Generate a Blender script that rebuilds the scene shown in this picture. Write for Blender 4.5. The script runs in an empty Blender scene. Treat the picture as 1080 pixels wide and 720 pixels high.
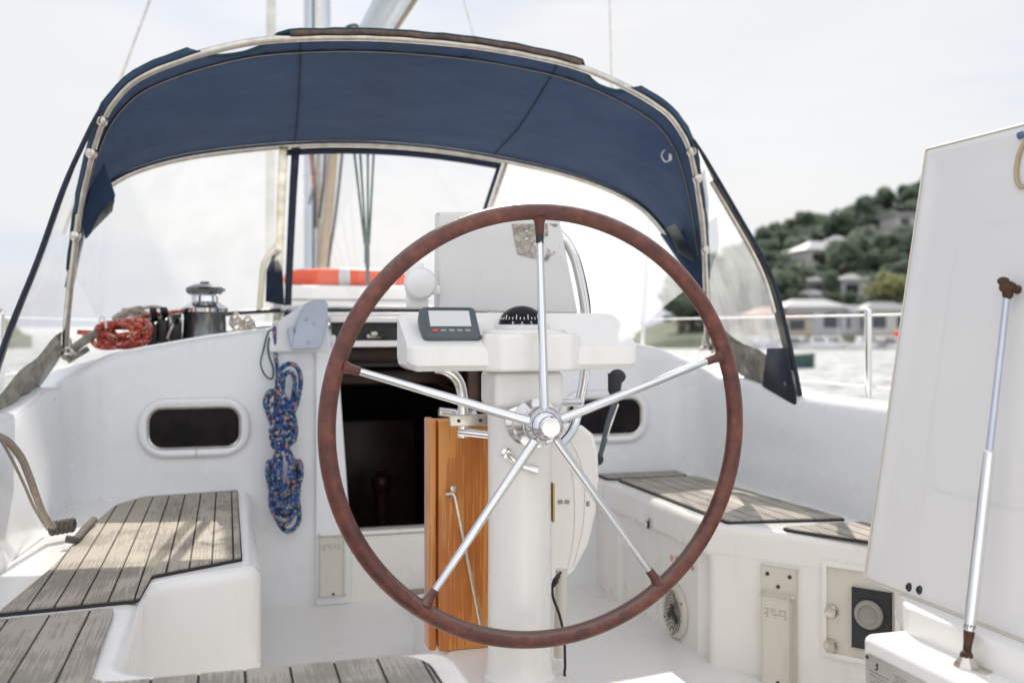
import bpy, bmesh, math, random
from mathutils import Vector, Matrix
from mathutils.noise import noise as pnoise
R = math.radians
random.seed(7)
scn = bpy.context.scene
COL = scn.collection
# ------------------------------------------------------------------ measuring frame
# boat axes: X starboard, Y forward, Z up, sole at 0.  All metres.
CAM = Vector((-0.61, -2.068, 0.93)); YAW = R(16)
FW = Vector((math.sin(YAW), math.cos(YAW), 0)); RT = Vector((math.cos(YAW), -math.sin(YAW), 0))
UP = Vector((0, 0, 1))
def ray(px, py): return FW + RT*((px-540)/1050) + UP*((345-py)/1050)
def PY(px, py, Y): d = ray(px, py); return CAM + d*((Y-CAM.y)/d.y)
def PX(px, py, X): d = ray(px, py); return CAM + d*((X-CAM.x)/d.x)
def PZ(px, py, Z): d = ray(px, py); return CAM + d*((Z-CAM.z)/d.z)
def PN(px, py, P, n): d = ray(px, py); return CAM + d*((P-CAM).dot(n)/d.dot(n))

# ------------------------------------------------------------------ materials
def newmat(name):
    m = bpy.data.materials.new(name); m.use_nodes = True
    nt = m.node_tree
    return m, nt, nt.nodes['Principled BSDF']
def nd(nt, t, **kw):
    n = nt.nodes.new(t)
    for k, v in kw.items(): setattr(n, k, v)
    return n
def ramp(nt, fac, stops, interp='LINEAR'):
    r = nd(nt, 'ShaderNodeValToRGB'); cr = r.color_ramp; cr.interpolation = interp
    while len(cr.elements) < len(stops): cr.elements.new(0.5)
    for e, (p, c) in zip(cr.elements, stops):
        e.position = p; e.color = (*c, 1) if len(c) == 3 else c
    nt.links.new(fac, r.inputs[0]); return r.outputs[0]
def coords(nt, scale=(1,1,1), kind='Object', rot=(0,0,0)):
    tc = nd(nt, 'ShaderNodeTexCoord'); mp = nd(nt, 'ShaderNodeMapping')
    mp.inputs['Scale'].default_value = scale; mp.inputs['Rotation'].default_value = rot
    nt.links.new(tc.outputs[kind], mp.inputs[0]); return mp.outputs[0]
def noisen(nt, vec, scale, detail=4, rough=.55):
    n = nd(nt, 'ShaderNodeTexNoise'); n.inputs['Scale'].default_value = scale
    n.inputs['Detail'].default_value = detail; n.inputs['Roughness'].default_value = rough
    if vec is not None: nt.links.new(vec, n.inputs['Vector'])
    return n.outputs['Fac']
def bump(nt, b, h, strength=.2, dist=.01):
    n = nd(nt, 'ShaderNodeBump'); n.inputs['Strength'].default_value = strength; n.inputs['Distance'].default_value = dist
    nt.links.new(h, n.inputs['Height']); nt.links.new(n.outputs[0], b.inputs['Normal'])
def simple(name, col, rough=.5, metal=0, var=.12, scale=8, bmp=0, bscale=200, coat=0, spec=.5):
    m, nt, b = newmat(name)
    v = coords(nt)
    f = noisen(nt, v, scale)
    c1 = tuple(max(0, c*(1-var)) for c in col); c2 = tuple(min(1, c*(1+var)) for c in col)
    nt.links.new(ramp(nt, f, [(.3, c1), (.7, c2)]), b.inputs['Base Color'])
    b.inputs['Roughness'].default_value = rough; b.inputs['Metallic'].default_value = metal
    b.inputs['Coat Weight'].default_value = coat; b.inputs['Coat Roughness'].default_value = .12
    b.inputs['Specular IOR Level'].default_value = spec
    if bmp: bump(nt, b, noisen(nt, v, bscale, 3), bmp, .002)
    return m
def gelcoat(name, base, dirt, amount=.5, rough=.26):
    m, nt, b = newmat(name); v = coords(nt)
    big = noisen(nt, v, 2.2, 6, .6)
    vs = coords(nt, (9, 9, 1.2)); streak = noisen(nt, vs, 2.5, 5, .6)
    mul = nd(nt, 'ShaderNodeMath', operation='MULTIPLY'); nt.links.new(big, mul.inputs[0]); nt.links.new(streak, mul.inputs[1])
    d = tuple(b_*(1-amount)+k*amount for b_, k in zip(base, dirt))
    nt.links.new(ramp(nt, mul.outputs[0], [(.12, base), (.30, base), (.52, d)]), b.inputs['Base Color'])
    nt.links.new(ramp(nt, noisen(nt, v, 3, 4), [(.3, (rough-.04,)*3), (.7, (rough+.10,)*3)]), b.inputs['Roughness'])
    b.inputs['Coat Weight'].default_value = .35; b.inputs['Coat Roughness'].default_value = .1
    return m
M = {}
M['gel'] = gelcoat('gelcoat_white', (.85,.83,.80), (.62,.56,.48), .35)
M['gelw'] = gelcoat('gelcoat_warm', (.84,.81,.765), (.60,.50,.38), .4)
M['gelc'] = gelcoat('gelcoat_cool', (.80,.815,.83), (.57,.57,.56), .35)
M['hous'] = gelcoat('housing_grey_white', (.66,.66,.65), (.5,.48,.44), .4)
M['sole'] = gelcoat('sole_nonslip', (.80,.78,.75), (.5,.47,.42), .5, .5)
M['lid'] = gelcoat('lid_liner_paint', (.79,.775,.76), (.6,.55,.47), .3, .4)
M['cream'] = gelcoat('cream_edge', (.62,.57,.48), (.4,.34,.24), .5, .5)
M['bracket'] = gelcoat('cream_bracket', (.66,.62,.54), (.34,.28,.2), .6, .5)
M['pod'] = gelcoat('pod_gelcoat', (.85,.825,.79), (.6,.52,.42), .35)
M['grey_box'] = simple('grey_blue_plastic', (.42,.47,.56), .4, coat=.2, bmp=.15)
M['steel'] = simple('stainless', (.80,.79,.77), .12, 1, .05)
M['steelb'] = simple('stainless_dull', (.62,.58,.52), .28, 1, .18, 30)
M['chrome'] = simple('chrome', (.70,.71,.73), .05, 1, .03)
M['gasrod'] = simple('gas_rod', (.55,.59,.66), .3, .7, .08)
M['gasdark'] = simple('dark_chrome', (.16,.17,.17), .2, .8, .2)
M['alu'] = simple('mast_alloy', (.62,.65,.69), .38, .6, .06, 3)
M['alud'] = simple('boom_alloy', (.55,.60,.64), .35, .6, .06, 3)
M['black'] = simple('black_plastic', (.018,.019,.021), .4, bmp=.1)
M['rubber'] = simple('dark_rubber', (.03,.032,.035), .7)
M['caulk'] = simple('black_caulk', (.02,.02,.024), .7)
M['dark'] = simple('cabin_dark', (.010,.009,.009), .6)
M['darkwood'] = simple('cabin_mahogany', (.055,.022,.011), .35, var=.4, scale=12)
M['device'] = simple('device_grey', (.085,.105,.12), .5, bmp=.15)
M['orange'] = simple('lifebuoy_orange', (.80,.085,.015), .5)
M['tape'] = simple('reflective_tape', (.62,.62,.62), .3)
M['white_p'] = simple('white_plastic', (.80,.80,.79), .35, var=.05)
M['beige'] = simple('beige_rope', (.45,.36,.25), .8, bmp=.6, bscale=300)
M['tan'] = simple('tan_paint', (.45,.36,.22), .6)
M['red'] = simple('red_paint', (.70,.09,.05), .5)
M['print'] = simple('label_print', (.05,.045,.04), .6)
M['printl'] = simple('label_print_faint', (.30,.28,.25), .6)
M['labelp'] = simple('label_plate', (.50,.475,.44), .3, .3)
M['rust'] = simple('rusty_steel', (.075,.035,.018), .7, .3, .6, 60, .6, 150)
M['teal'] = simple('hem_binding', (.015,.055,.075), .8)
M['hem'] = simple('hem_brown', (.13,.09,.075), .8, var=.4, scale=60)
M['greenrope'] = simple('green_cord', (.03,.09,.075), .7)
M['darkrope'] = simple('brown_rope', (.12,.10,.09), .85, var=.35, scale=120, bmp=.8, bscale=260)
M['tanrope'] = simple('tan_rope', (.33,.28,.23), .85, var=.25, scale=120, bmp=.8, bscale=260)
M['olive'] = simple('crumpled_vinyl_hem', (.20,.185,.14), .3, var=.5, scale=25, bmp=.6, bscale=30)

def mk_rim():
    m, nt, b = newmat('wheel_leather'); v = coords(nt)
    f = noisen(nt, v, 26, 8, .72)
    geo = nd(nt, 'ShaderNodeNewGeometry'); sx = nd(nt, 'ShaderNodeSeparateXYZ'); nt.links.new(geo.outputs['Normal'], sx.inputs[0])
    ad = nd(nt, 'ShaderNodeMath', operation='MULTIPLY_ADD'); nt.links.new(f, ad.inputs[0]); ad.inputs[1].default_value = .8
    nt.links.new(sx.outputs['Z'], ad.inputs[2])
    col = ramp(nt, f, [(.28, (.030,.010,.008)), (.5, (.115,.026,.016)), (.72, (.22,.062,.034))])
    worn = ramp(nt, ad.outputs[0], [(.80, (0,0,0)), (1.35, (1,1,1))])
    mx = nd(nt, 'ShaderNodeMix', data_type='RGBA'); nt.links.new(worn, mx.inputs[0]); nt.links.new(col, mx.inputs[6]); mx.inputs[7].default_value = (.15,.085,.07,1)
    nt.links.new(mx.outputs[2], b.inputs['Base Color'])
    b.inputs['Roughness'].default_value = .42; b.inputs['Coat Weight'].default_value = .25; b.inputs['Coat Roughness'].default_value = .3
    bump(nt, b, noisen(nt, v, 260, 5, .7), .75, .0015)
    return m
M['rim'] = mk_rim()
def mk_teak(name, dark, light, axis=1):
    m, nt, b = newmat(name)
    s = [90, 90, 60]; s[axis] = 2.2
    v = coords(nt, tuple(s)); g = noisen(nt, v, 3.2, 8, .68)
    big = noisen(nt, coords(nt), 5, 4)
    info = nd(nt, 'ShaderNodeTexCoord')
    mx = nd(nt, 'ShaderNodeMath', operation='ADD'); nt.links.new(g, mx.inputs[0]); nt.links.new(big, mx.inputs[1])
    nt.links.new(ramp(nt, mx.outputs[0], [(.60, dark), (1.02, tuple((a+c)/2 for a, c in zip(dark, light))), (1.42, light)]), b.inputs['Base Color'])
    b.inputs['Roughness'].default_value = .8
    bump(nt, b, g, .55, .003)
    return m
M['teak'] = mk_teak('weathered_teak', (.20,.172,.145), (.43,.375,.31))
M['teakg'] = mk_teak('grey_teak', (.20,.178,.155), (.42,.375,.325))
def mk_varnish():
    m, nt, b = newmat('varnished_teak')
    v = coords(nt, (60, 60, 2.0)); g = noisen(nt, v, 2.6, 8, .6)
    big = noisen(nt, coords(nt, (3,3,1)), 3, 3)
    mx = nd(nt, 'ShaderNodeMath', operation='ADD'); nt.links.new(g, mx.inputs[0]); nt.links.new(big, mx.inputs[1])
    nt.links.new(ramp(nt, mx.outputs[0], [(.5, (.34,.088,.010)), (1.0, (.52,.165,.020)), (1.5, (.66,.26,.045))]), b.inputs['Base Color'])
    b.inputs['Roughness'].default_value = .35; b.inputs['Coat Weight'].default_value = .7; b.inputs['Coat Roughness'].default_value = .12
    bump(nt, b, g, .12, .002)
    return m
M['varnish'] = mk_varnish()
def mk_canvas(name, dark, light):
    m, nt, b = newmat(name); v = coords(nt)
    f = noisen(nt, coords(nt, (1.2,2.2,2.2)), 3.0, 8, .66); w = noisen(nt, v, 380, 3, .8)
    fw = nd(nt, 'ShaderNodeMath', operation='MULTIPLY_ADD'); nt.links.new(noisen(nt, v, 190, 4, .8), fw.inputs[0]); fw.inputs[1].default_value = .55; nt.links.new(f, fw.inputs[2])
    nt.links.new(ramp(nt, fw.outputs[0], [(.50, dark), (1.02, light)]), b.inputs['Base Color'])
    b.inputs['Roughness'].default_value = .9; b.inputs['Sheen Weight'].default_value = .3
    ad = nd(nt, 'ShaderNodeMath', operation='MULTIPLY_ADD'); nt.links.new(noisen(nt, v, 7, 3), ad.inputs[0]); ad.inputs[1].default_value = 7; nt.links.new(w, ad.inputs[2])
    bump(nt, b, ad.outputs[0], .8, .009)
    tr = nd(nt, 'ShaderNodeBsdfTranslucent'); tr.inputs[0].default_value = (.05,.11,.24,1)
    ms = nd(nt, 'ShaderNodeMixShader'); ms.inputs[0].default_value = .42
    nt.links.new(b.outputs[0], ms.inputs[1]); nt.links.new(tr.outputs[0], ms.inputs[2])
    nt.links.new(ms.outputs[0], nt.nodes['Material Output'].inputs[0])
    return m
M['canvas'] = mk_canvas('navy_canvas', (.028,.088,.205), (.110,.205,.375))
M['canvasd'] = mk_canvas('navy_canvas_dark', (.016,.026,.052), (.030,.045,.08))
def mk_vinyl(name, haze, tint=(.97,.97,.97), streak=.25):
    m, nt, b = newmat(name); v = coords(nt)
    tr = nd(nt, 'ShaderNodeBsdfTransparent'); tr.inputs[0].default_value = (*tint, 1)
    df = nd(nt, 'ShaderNodeBsdfTranslucent'); df.inputs[0].default_value = (.80,.80,.80,1)
    gl = nd(nt, 'ShaderNodeBsdfGlossy'); gl.inputs['Roughness'].default_value = .08
    f = noisen(nt, coords(nt, (9, 9, 2.2)), 1.1, 5, .6)
    hz = ramp(nt, f, [(.38, (haze,)*3), (.75, (min(1, haze+streak),)*3)])
    m1 = nd(nt, 'ShaderNodeMixShader'); nt.links.new(hz, m1.inputs[0]); nt.links.new(tr.outputs[0], m1.inputs[1]); nt.links.new(df.outputs[0], m1.inputs[2])
    lw = nd(nt, 'ShaderNodeLayerWeight'); lw.inputs[0].default_value = .25; fr = nd(nt, 'ShaderNodeMath', operation='POWER'); fr.inputs[1].default_value = 2.0; nt.links.new(lw.outputs['Facing'], fr.inputs[0])
    fm = nd(nt, 'ShaderNodeMath', operation='MULTIPLY'); fm.inputs[1].default_value = .35; nt.links.new(fr.outputs[0], fm.inputs[0]); m2 = nd(nt, 'ShaderNodeMixShader'); nt.links.new(fm.outputs[0], m2.inputs[0]); nt.links.new(m1.outputs[0], m2.inputs[1]); nt.links.new(gl.outputs[0], m2.inputs[2])
    bp = nd(nt, 'ShaderNodeBump'); bp.inputs['Strength'].default_value = .25; bp.inputs['Distance'].default_value = .01
    nt.links.new(noisen(nt, v, 5, 3), bp.inputs['Height']); nt.links.new(bp.outputs[0], gl.inputs['Normal']); nt.links.new(bp.outputs[0], lw.inputs['Normal'])
    nt.links.new(m2.outputs[0], nt.nodes['Material Output'].inputs[0])
    nt.nodes.remove(b); return m
M['vinyl'] = mk_vinyl('hazy_vinyl', .05, streak=.10)
M['vinylr'] = mk_vinyl('salt_hazed_vinyl', .30, streak=.22)
M['vinylc'] = mk_vinyl('clear_vinyl', .03, streak=.06)
M['vinylb'] = mk_vinyl('crinkled_border_vinyl', .22, (.62,.60,.50), streak=.5)
def mk_ropespeck(name, cols, scale=95):
    m, nt, b = newmat(name)
    vo = nd(nt, 'ShaderNodeTexVoronoi'); vo.inputs['Scale'].default_value = scale
    nt.links.new(coords(nt), vo.inputs['Vector'])
    sp = nd(nt, 'ShaderNodeSeparateColor'); nt.links.new(vo.outputs['Color'], sp.inputs[0])
    n = len(cols); nt.links.new(ramp(nt, sp.outputs[0], [(i/n, c) for i, c in enumerate(cols)], 'CONSTANT'), b.inputs['Base Color'])
    b.inputs['Roughness'].default_value = .75
    bump(nt, b, vo.outputs['Distance'], .8, .004)
    return m
M['bluerope'] = mk_ropespeck('blue_fleck_rope', [(.03,.10,.34), (.012,.03,.10), (.04,.15,.42), (.02,.05,.17), (.46,.20,.10), (.035,.12,.36), (.02,.14,.17), (.03,.08,.28), (.40,.36,.27), (.012,.02,.05)], 150)
M['redrope'] = mk_ropespeck('red_fleck_rope', [(.55,.08,.045), (.40,.05,.03), (.62,.12,.07), (.50,.07,.04), (.60,.36,.28), (.22,.03,.03)], 150)
def mk_screen():
    m, nt, b = newmat('lcd_screen'); b.inputs['Base Color'].default_value = (.66,.68,.68,1); b.inputs['Roughness'].default_value = .15; return m
M['screen'] = mk_screen()
def mk_glass_dark():
    m, nt, b = newmat('smoked_window'); v = coords(nt)
    nt.links.new(ramp(nt, noisen(nt, v, 20, 4), [(.3,(.006,.006,.008)),(.8,(.022,.018,.02))]), b.inputs['Base Color'])
    b.inputs['Roughness'].default_value = .16; b.inputs['Specular IOR Level'].default_value = .12; return m
M['smoke'] = mk_glass_dark()
def mk_sticker():
    m, nt, b = newmat('torn_sticker_residue'); v = coords(nt, (1,1,1)); f = noisen(nt, v, 55, 8, .75); g = noisen(nt, v, 22, 3)
    nt.links.new(ramp(nt, f, [(.35,(.16,.13,.10)),(.6,(.5,.46,.4))]), b.inputs['Base Color'])
    nt.links.new(ramp(nt, g, [(.48,(0,0,0)),(.53,(1,1,1))]), b.inputs['Alpha']); return m
M['sticker'] = mk_sticker()
def mk_water():
    m, nt, b = newmat('harbour_water'); pass
    b.inputs['Roughness'].default_value = .5; b.inputs['IOR'].default_value = 1.33
    v = coords(nt); a = noisen(nt, v, .9, 6, .65); nt.links.new(ramp(nt, noisen(nt, coords(nt), 1.3, 8, .7), [(.40, (.16,.19,.21)), (.50, (.62,.63,.63)), (.8, (.80,.80,.78))]), b.inputs['Base Color']); c = noisen(nt, v, 5.5, 4, .6)  # near-white mottling in the base colour stands in for sun glitter
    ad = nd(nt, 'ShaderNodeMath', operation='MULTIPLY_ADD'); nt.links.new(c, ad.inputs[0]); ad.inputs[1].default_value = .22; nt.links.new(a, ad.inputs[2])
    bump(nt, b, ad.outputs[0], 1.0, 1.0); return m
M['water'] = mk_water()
def mk_leaf(name, c1, c2):
    m, nt, b = newmat(name); v = coords(nt)
    oi = nd(nt, 'ShaderNodeObjectInfo'); f = noisen(nt, v, .9, 4)
    ad = nd(nt, 'ShaderNodeMath', operation='MULTIPLY_ADD'); nt.links.new(oi.outputs['Random'], ad.inputs[0]); ad.inputs[1].default_value = .35; nt.links.new(f, ad.inputs[2])
    nt.links.new(ramp(nt, ad.outputs[0], [(.4, c1), (.95, c2)]), b.inputs['Base Color'])
    b.inputs['Roughness'].default_value = .6
    tr = nd(nt, 'ShaderNodeBsdfTranslucent'); tr.inputs[0].default_value = (*[x*1.2 for x in c2], 1)
    ms = nd(nt, 'ShaderNodeMixShader'); ms.inputs[0].default_value = .3
    nt.links.new(b.outputs[0], ms.inputs[1]); nt.links.new(tr.outputs[0], ms.inputs[2]); nt.links.new(ms.outputs[0], nt.nodes['Material Output'].inputs[0])
    return m
M['leafd'] = mk_leaf('evergreen_leaves', (.060,.100,.088), (.20,.24,.165))  # leaf tones lightened to stand in for air haze over the distance
M['leafy'] = mk_leaf('yellow_green_leaves', (.15,.18,.07), (.38,.37,.16))
M['bark'] = simple('bark', (.10,.08,.06), .9)
def mk_hill():
    m, nt, b = newmat('wooded_hillside'); v = coords(nt)
    nt.links.new(ramp(nt, noisen(nt, v, .12, 7, .7), [(.35,(.07,.10,.07)),(.5,(.12,.14,.09)),(.68,(.24,.22,.16))]), b.inputs['Base Color'])
    b.inputs['Roughness'].default_value = .95; return m
M['hill'] = mk_hill()
M['housew'] = simple('house_render_white', (.52,.49,.46), .7)
M['houseg'] = simple('house_render_grey', (.42,.42,.43), .7)
M['houset'] = simple('house_render_tan', (.46,.38,.31), .7)
M['roofg'] = simple('roof_grey_metal', (.17,.18,.20), .6)
M['roofw'] = simple('roof_pale_metal', (.36,.36,.37), .5)
M['roofr'] = simple('roof_terracotta', (.30,.16,.11), .7)
M['win'] = simple('house_window_glass', (.04,.05,.06), .1)
M['boatw'] = simple('boat_white', (.75,.75,.74), .3)
M['boatb'] = simple('boat_blue', (.08,.13,.25), .4)
M['boatg'] = simple('boat_dark_green', (.03,.08,.07), .4)
M['wood'] = simple('jetty_timber', (.17,.13,.10), .9)

# ------------------------------------------------------------------ mesh builder
class MB:
    def __init__(s): s.bm = bmesh.new()
    def box(s, c, d, rot=None, bev=0):
        r = bmesh.ops.create_cube(s.bm, size=1)['verts']
        for v in r:
            p = Vector((v.co.x*d[0], v.co.y*d[1], v.co.z*d[2]))
            if rot is not None: p = rot @ p
            v.co = p + Vector(c)
        if bev:
            es = set(e for v in r for e in v.link_edges)
            bmesh.ops.bevel(s.bm, geom=list(es), offset=bev, segments=3, affect='EDGES', profile=.5)
        return s
    def face(s, pts):
        vs = [s.bm.verts.new(p) for p in pts]
        return s.bm.faces.new(vs)
    def grid(s, rows, closed=False):
        vv = [[s.bm.verts.new(p) for p in r] for r in rows]
        for i in range(len(vv)-1):
            n = len(vv[i]); rng = n if closed else n-1
            for j in range(rng):
                k = (j+1) % n
                try: s.bm.faces.new((vv[i][j], vv[i][k], vv[i+1][k], vv[i+1][j]))
                except ValueError: pass
        return vv
    def prism(s, pts, vec, bev=0, seg=3, angle=28):
        """planar polygon pts extruded by vec"""
        vec = Vector(vec)
        a = [s.bm.verts.new(p) for p in pts]; b = [s.bm.verts.new(Vector(p)+vec) for p in pts]
        n = len(a); fs = [s.bm.faces.new(a), s.bm.faces.new(b[::-1])]
        for i in range(n): fs.append(s.bm.faces.new((a[i], b[i], b[(i+1) % n], a[(i+1) % n])))
        bmesh.ops.recalc_face_normals(s.bm, faces=fs)
        if bev:
            es = [e for e in set(e for v in a+b for e in v.link_edges) if len(e.link_faces) == 2 and e.calc_face_angle(0) > R(angle)]
            bmesh.ops.bevel(s.bm, geom=es, offset=bev, segments=seg, affect='EDGES', profile=.5, clamp_overlap=True)
        return s
    def tube(s, pts, r, n=10, smooth=0, closed=False, cap=True):
        pts = [Vector(p) for p in pts]
        rr = r if hasattr(r, '__len__') else [r]*len(pts)
        if smooth: pts, rr = catmull(pts, smooth, closed, list(rr))
        N = len(pts); rings = []
        t0 = (pts[1]-pts[0]).normalized(); ref = Vector((0,0,1)) if abs(t0.z) < .9 else Vector((1,0,0))
        nrm = (ref - t0*ref.dot(t0)).normalized()
        for i in range(N):
            if closed: t = pts[(i+1) % N]-pts[i-1]
            else: t = pts[min(i+1, N-1)]-pts[max(i-1, 0)]
            if t.length < 1e-9: t = t0
            t.normalize(); nrm = nrm - t*nrm.dot(t)
            if nrm.length < 1e-6: nrm = t.orthogonal()
            nrm.normalize(); bn = t.cross(nrm)
            rings.append([pts[i]+(nrm*math.cos(2*math.pi*k/n)+bn*math.sin(2*math.pi*k/n))*rr[i] for k in range(n)])
        if closed: 
            vv = [[s.bm.verts.new(p) for p in q] for q in rings]
            # align the last ring with the first
            best = min(range(n), key=lambda k: (rings[-1][0]-rings[0][k]).length)
            for i in range(N):
                A = vv[i]; B = vv[(i+1) % N]; off = best if i == N-1 else 0
                for k in range(n): s.bm.faces.new((A[k], A[(k+1) % n], B[(k+1+off) % n], B[(k+off) % n]))
        else:
            vv = s.grid(rings, closed=True)
            if cap:
                s.bm.faces.new(vv[0][::-1]); s.bm.faces.new(vv[-1])
        return s
    def lathe(s, prof, c, axis=(0,0,1), n=32):
        """prof: (r, h) along axis from c"""
        ax = Vector(axis).normalized(); a = ax.orthogonal().normalized(); b = ax.cross(a); c = Vector(c)
        rows = [[c+ax*h+(a*math.cos(2*math.pi*k/n)+b*math.sin(2*math.pi*k/n))*max(r, 1e-4) for k in range(n)] for r, h in prof]
        vv = s.grid(rows, closed=True)
        s.bm.faces.new(vv[0][::-1]); s.bm.faces.new(vv[-1]); return s
    def ell(s, c, rad, sub=3, rot=None):
        r = bmesh.ops.create_icosphere(s.bm, subdivisions=sub, radius=1)['verts']
        for v in r:
            p = Vector((v.co.x*rad[0], v.co.y*rad[1], v.co.z*rad[2]))
            if rot is not None: p = rot @ p
            v.co = p+Vector(c)
        return s
    def build(s, name, mat, parent=None, smooth=True, wn=False, label=None, solid=0, sharp=35, recalc=True):
        if recalc: bmesh.ops.recalc_face_normals(s.bm, faces=s.bm.faces[:])
        me = bpy.data.meshes.new(name); s.bm.to_mesh(me); s.bm.free()
        if parent is not None:
            q = parent; off = Vector()
            while q is not None: off += q.location; q = q.parent
            me.transform(Matrix.Translation(-off))
        o = bpy.data.objects.new(name, me); COL.objects.link(o); me.materials.append(mat)
        if smooth:
            for p in me.polygons: p.use_smooth = True
            me.set_sharp_from_angle(angle=R(sharp))
        if wn:
            w = o.modifiers.new('wn', 'WEIGHTED_NORMAL'); w.keep_sharp = True
        if solid:
            m = o.modifiers.new('solid', 'SOLIDIFY'); m.thickness = solid; m.offset = 0
        if parent is not None: o.parent = parent
        if label: o['label'] = label
        return o
def catmull(P, k, closed=False, rr=None):
    out = []; ro = []; N = len(P); rng = range(N if closed else N-1)
    for i in rng:
        if closed: p0, p1, p2, p3 = P[i-1], P[i], P[(i+1) % N], P[(i+2) % N]
        else: p0, p1, p2, p3 = P[max(i-1, 0)], P[i], P[i+1], P[min(i+2, N-1)]
        for j in range(k):
            t = j/k
            out.append(.5*((2*p1)+(p2-p0)*t+(2*p0-5*p1+4*p2-p3)*t*t+(3*p1-p0-3*p2+p3)*t**3))
            if rr: ro.append(rr[i]*(1-t)+rr[(i+1) % N]*t)
    if not closed:
        out.append(P[-1])
        if rr: ro.append(rr[-1])
    return (out, ro) if rr else out
def fillet(pts, rad, seg=6):
    """pts 2-D list of (x, y) or (x, y, r): rounds corners"""
    out = []; N = len(pts)
    for i in range(N):
        p = Vector(pts[i][:2]); a = Vector(pts[i-1][:2]); b = Vector(pts[(i+1) % N][:2])
        r = pts[i][2] if len(pts[i]) > 2 else rad
        if r <= 0: out.append(p); continue
        d1 = (a-p).normalized(); d2 = (b-p).normalized(); ang = d1.angle(d2)
        L = min(r/math.tan(ang/2), (a-p).length*.48, (b-p).length*.48)
        s_, e = p+d1*L, p+d2*L
        for k in range(seg+1):
            t = k/seg; out.append(s_*(1-t)**2+p*2*t*(1-t)+e*t*t)
    return out
def tag(o, label, cat, group=None, kind=None):
    o['label'] = label; o['category'] = cat
    if group: o['group'] = group
    if kind: o['kind'] = kind
    return o
def thing(name, loc, label, cat, group=None):
    o = bpy.data.objects.new(name, None); COL.objects.link(o); o.location = loc; o.empty_display_size = .1
    return tag(o, label, cat, group)
def struct(o): o['kind'] = 'structure'; return o
def copy_tree(o, parent=None):
    c = o.copy(); COL.objects.link(c); c.parent = parent
    for ch in list(o.children): copy_tree(ch, c)
    return c
def text_mesh(txt, size, O, ux, uy, name, mat, parent, ext=.0006):
    cu = bpy.data.curves.new('t', 'FONT'); cu.body = txt; cu.size = size; cu.extrude = ext
    to = bpy.data.objects.new('t', cu); COL.objects.link(to)
    bpy.context.view_layer.update()
    dg = bpy.context.evaluated_depsgraph_get(); me = bpy.data.meshes.new_from_object(to.evaluated_get(dg))
    bpy.data.objects.remove(to)
    ux = Vector(ux).normalized(); uy = Vector(uy).normalized(); uz = ux.cross(uy)
    mt = Matrix(((ux.x, uy.x, uz.x, O[0]), (ux.y, uy.y, uz.y, O[1]), (ux.z, uy.z, uz.z, O[2]), (0,0,0,1)))
    me.transform(mt)
    b = MB(); b.bm.from_mesh(me); return b.build(name, mat, parent, smooth=False)

# ================================================================== YACHT BODY
yacht = thing('sailing_yacht', (0, 1.3, 0), 'white sailing yacht seen from its own helm, teak topped cockpit seats', 'yacht')
YB = 1.32
# ---- sole
b = MB(); b.prism([(-1.1,-3.2,-.05),(1.1,-3.2,-.05),(1.1,YB+.01,-.05),(-1.1,YB+.01,-.05)], (0,0,.05)); b.build('cockpit_sole', M['sole'], yacht, smooth=False)
# ---- port seat + helm seat moulding
plan = fillet([(-1.2,YB+.02,0),(-.535,YB+.02,0),(-.535,.235,.05),(-.77,.15,.13),(-.77,-.425,.10),(-.245,-.425,.06),(-.225,-2.9,0),(-1.2,-2.9,0)], .05)
b = MB(); b.prism([(p.x, p.y, 0.0) for p in plan], (0,0,.392), bev=.028, seg=4, angle=40); b.build('port_seat', M['gel'], yacht, wn=True)
# recess lip inside the foot well
# teak panel helper: boards along Y over a dark caulk sheet, clipped to polygon
def clip_poly(poly, x0, x1):
    def cl(P, f, inter):
        out = []
        for i in range(len(P)):
            a, c = P[i-1], P[i]
            if f(c):
                if not f(a): out.append(inter(a, c))
                out.append(c)
            elif f(a): out.append(inter(a, c))
        return out
    ix = lambda X: (lambda a, c: Vector((X, a.y+(c.y-a.y)*(X-a.x)/(c.x-a.x))))
    P = cl(poly, lambda p: p.x >= x0, ix(x0))
    if P: P = cl(P, lambda p: p.x <= x1, ix(x1))
    return P
def teak_panel(name, poly, z, parent, pitch=.047, mat='teak', x_off=0, label=None):
    poly = [Vector(p[:2]) for p in poly]
    c = MB(); c.prism([(p.x, p.y, z) for p in poly], (0,0,.006)); o = c.build(name, M['caulk'], parent, smooth=False, label=label)
    cen = sum(poly, Vector((0,0)))/len(poly)
    ins = [cen+(p-cen)*(1-.007/max((p-cen).length, .05)) for p in poly]
    b = MB(); x0 = min(p.x for p in ins); x1 = max(p.x for p in ins); x = x0 - (x_off % pitch)
    while x < x1:
        P = clip_poly(ins, x+.0022, x+pitch-.0022)
        if len(P) >= 3:
            Q = []
            for p in P:
                if not Q or (p-Q[-1]).length > 1e-4: Q.append(p)
            if (Q[0]-Q[-1]).length < 1e-4: Q.pop()
            if len(Q) >= 3: b.prism([(p.x, p.y, z+.0045) for p in Q], (0,0,.0045+random.random()*.0006))
        x += pitch
    b.build('teak_boards', M[mat], o, smooth=False); return o
zs = .392
teak_panel('seat_teak', fillet([(-.575,1.305,.01),(-.575,.305,.012),(-.763,.19,.02),(-.775,.0,.02),(-1.02,-.03,0),(-.985,.30,0),(-.955,.85,.05),(-.93,1.12,.12),(-.86,1.255,.05)], .02), zs, yacht)
teak_panel('seat_teak', fillet([(-.815,-.045,.02),(-.815,-.47,.05),(-.30,-.47,.07),(-.27,-2.85,0),(-1.06,-2.85,0),(-1.05,-.075,0)], .02), zs, yacht, pitch=.068, mat='teakg')

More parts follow.
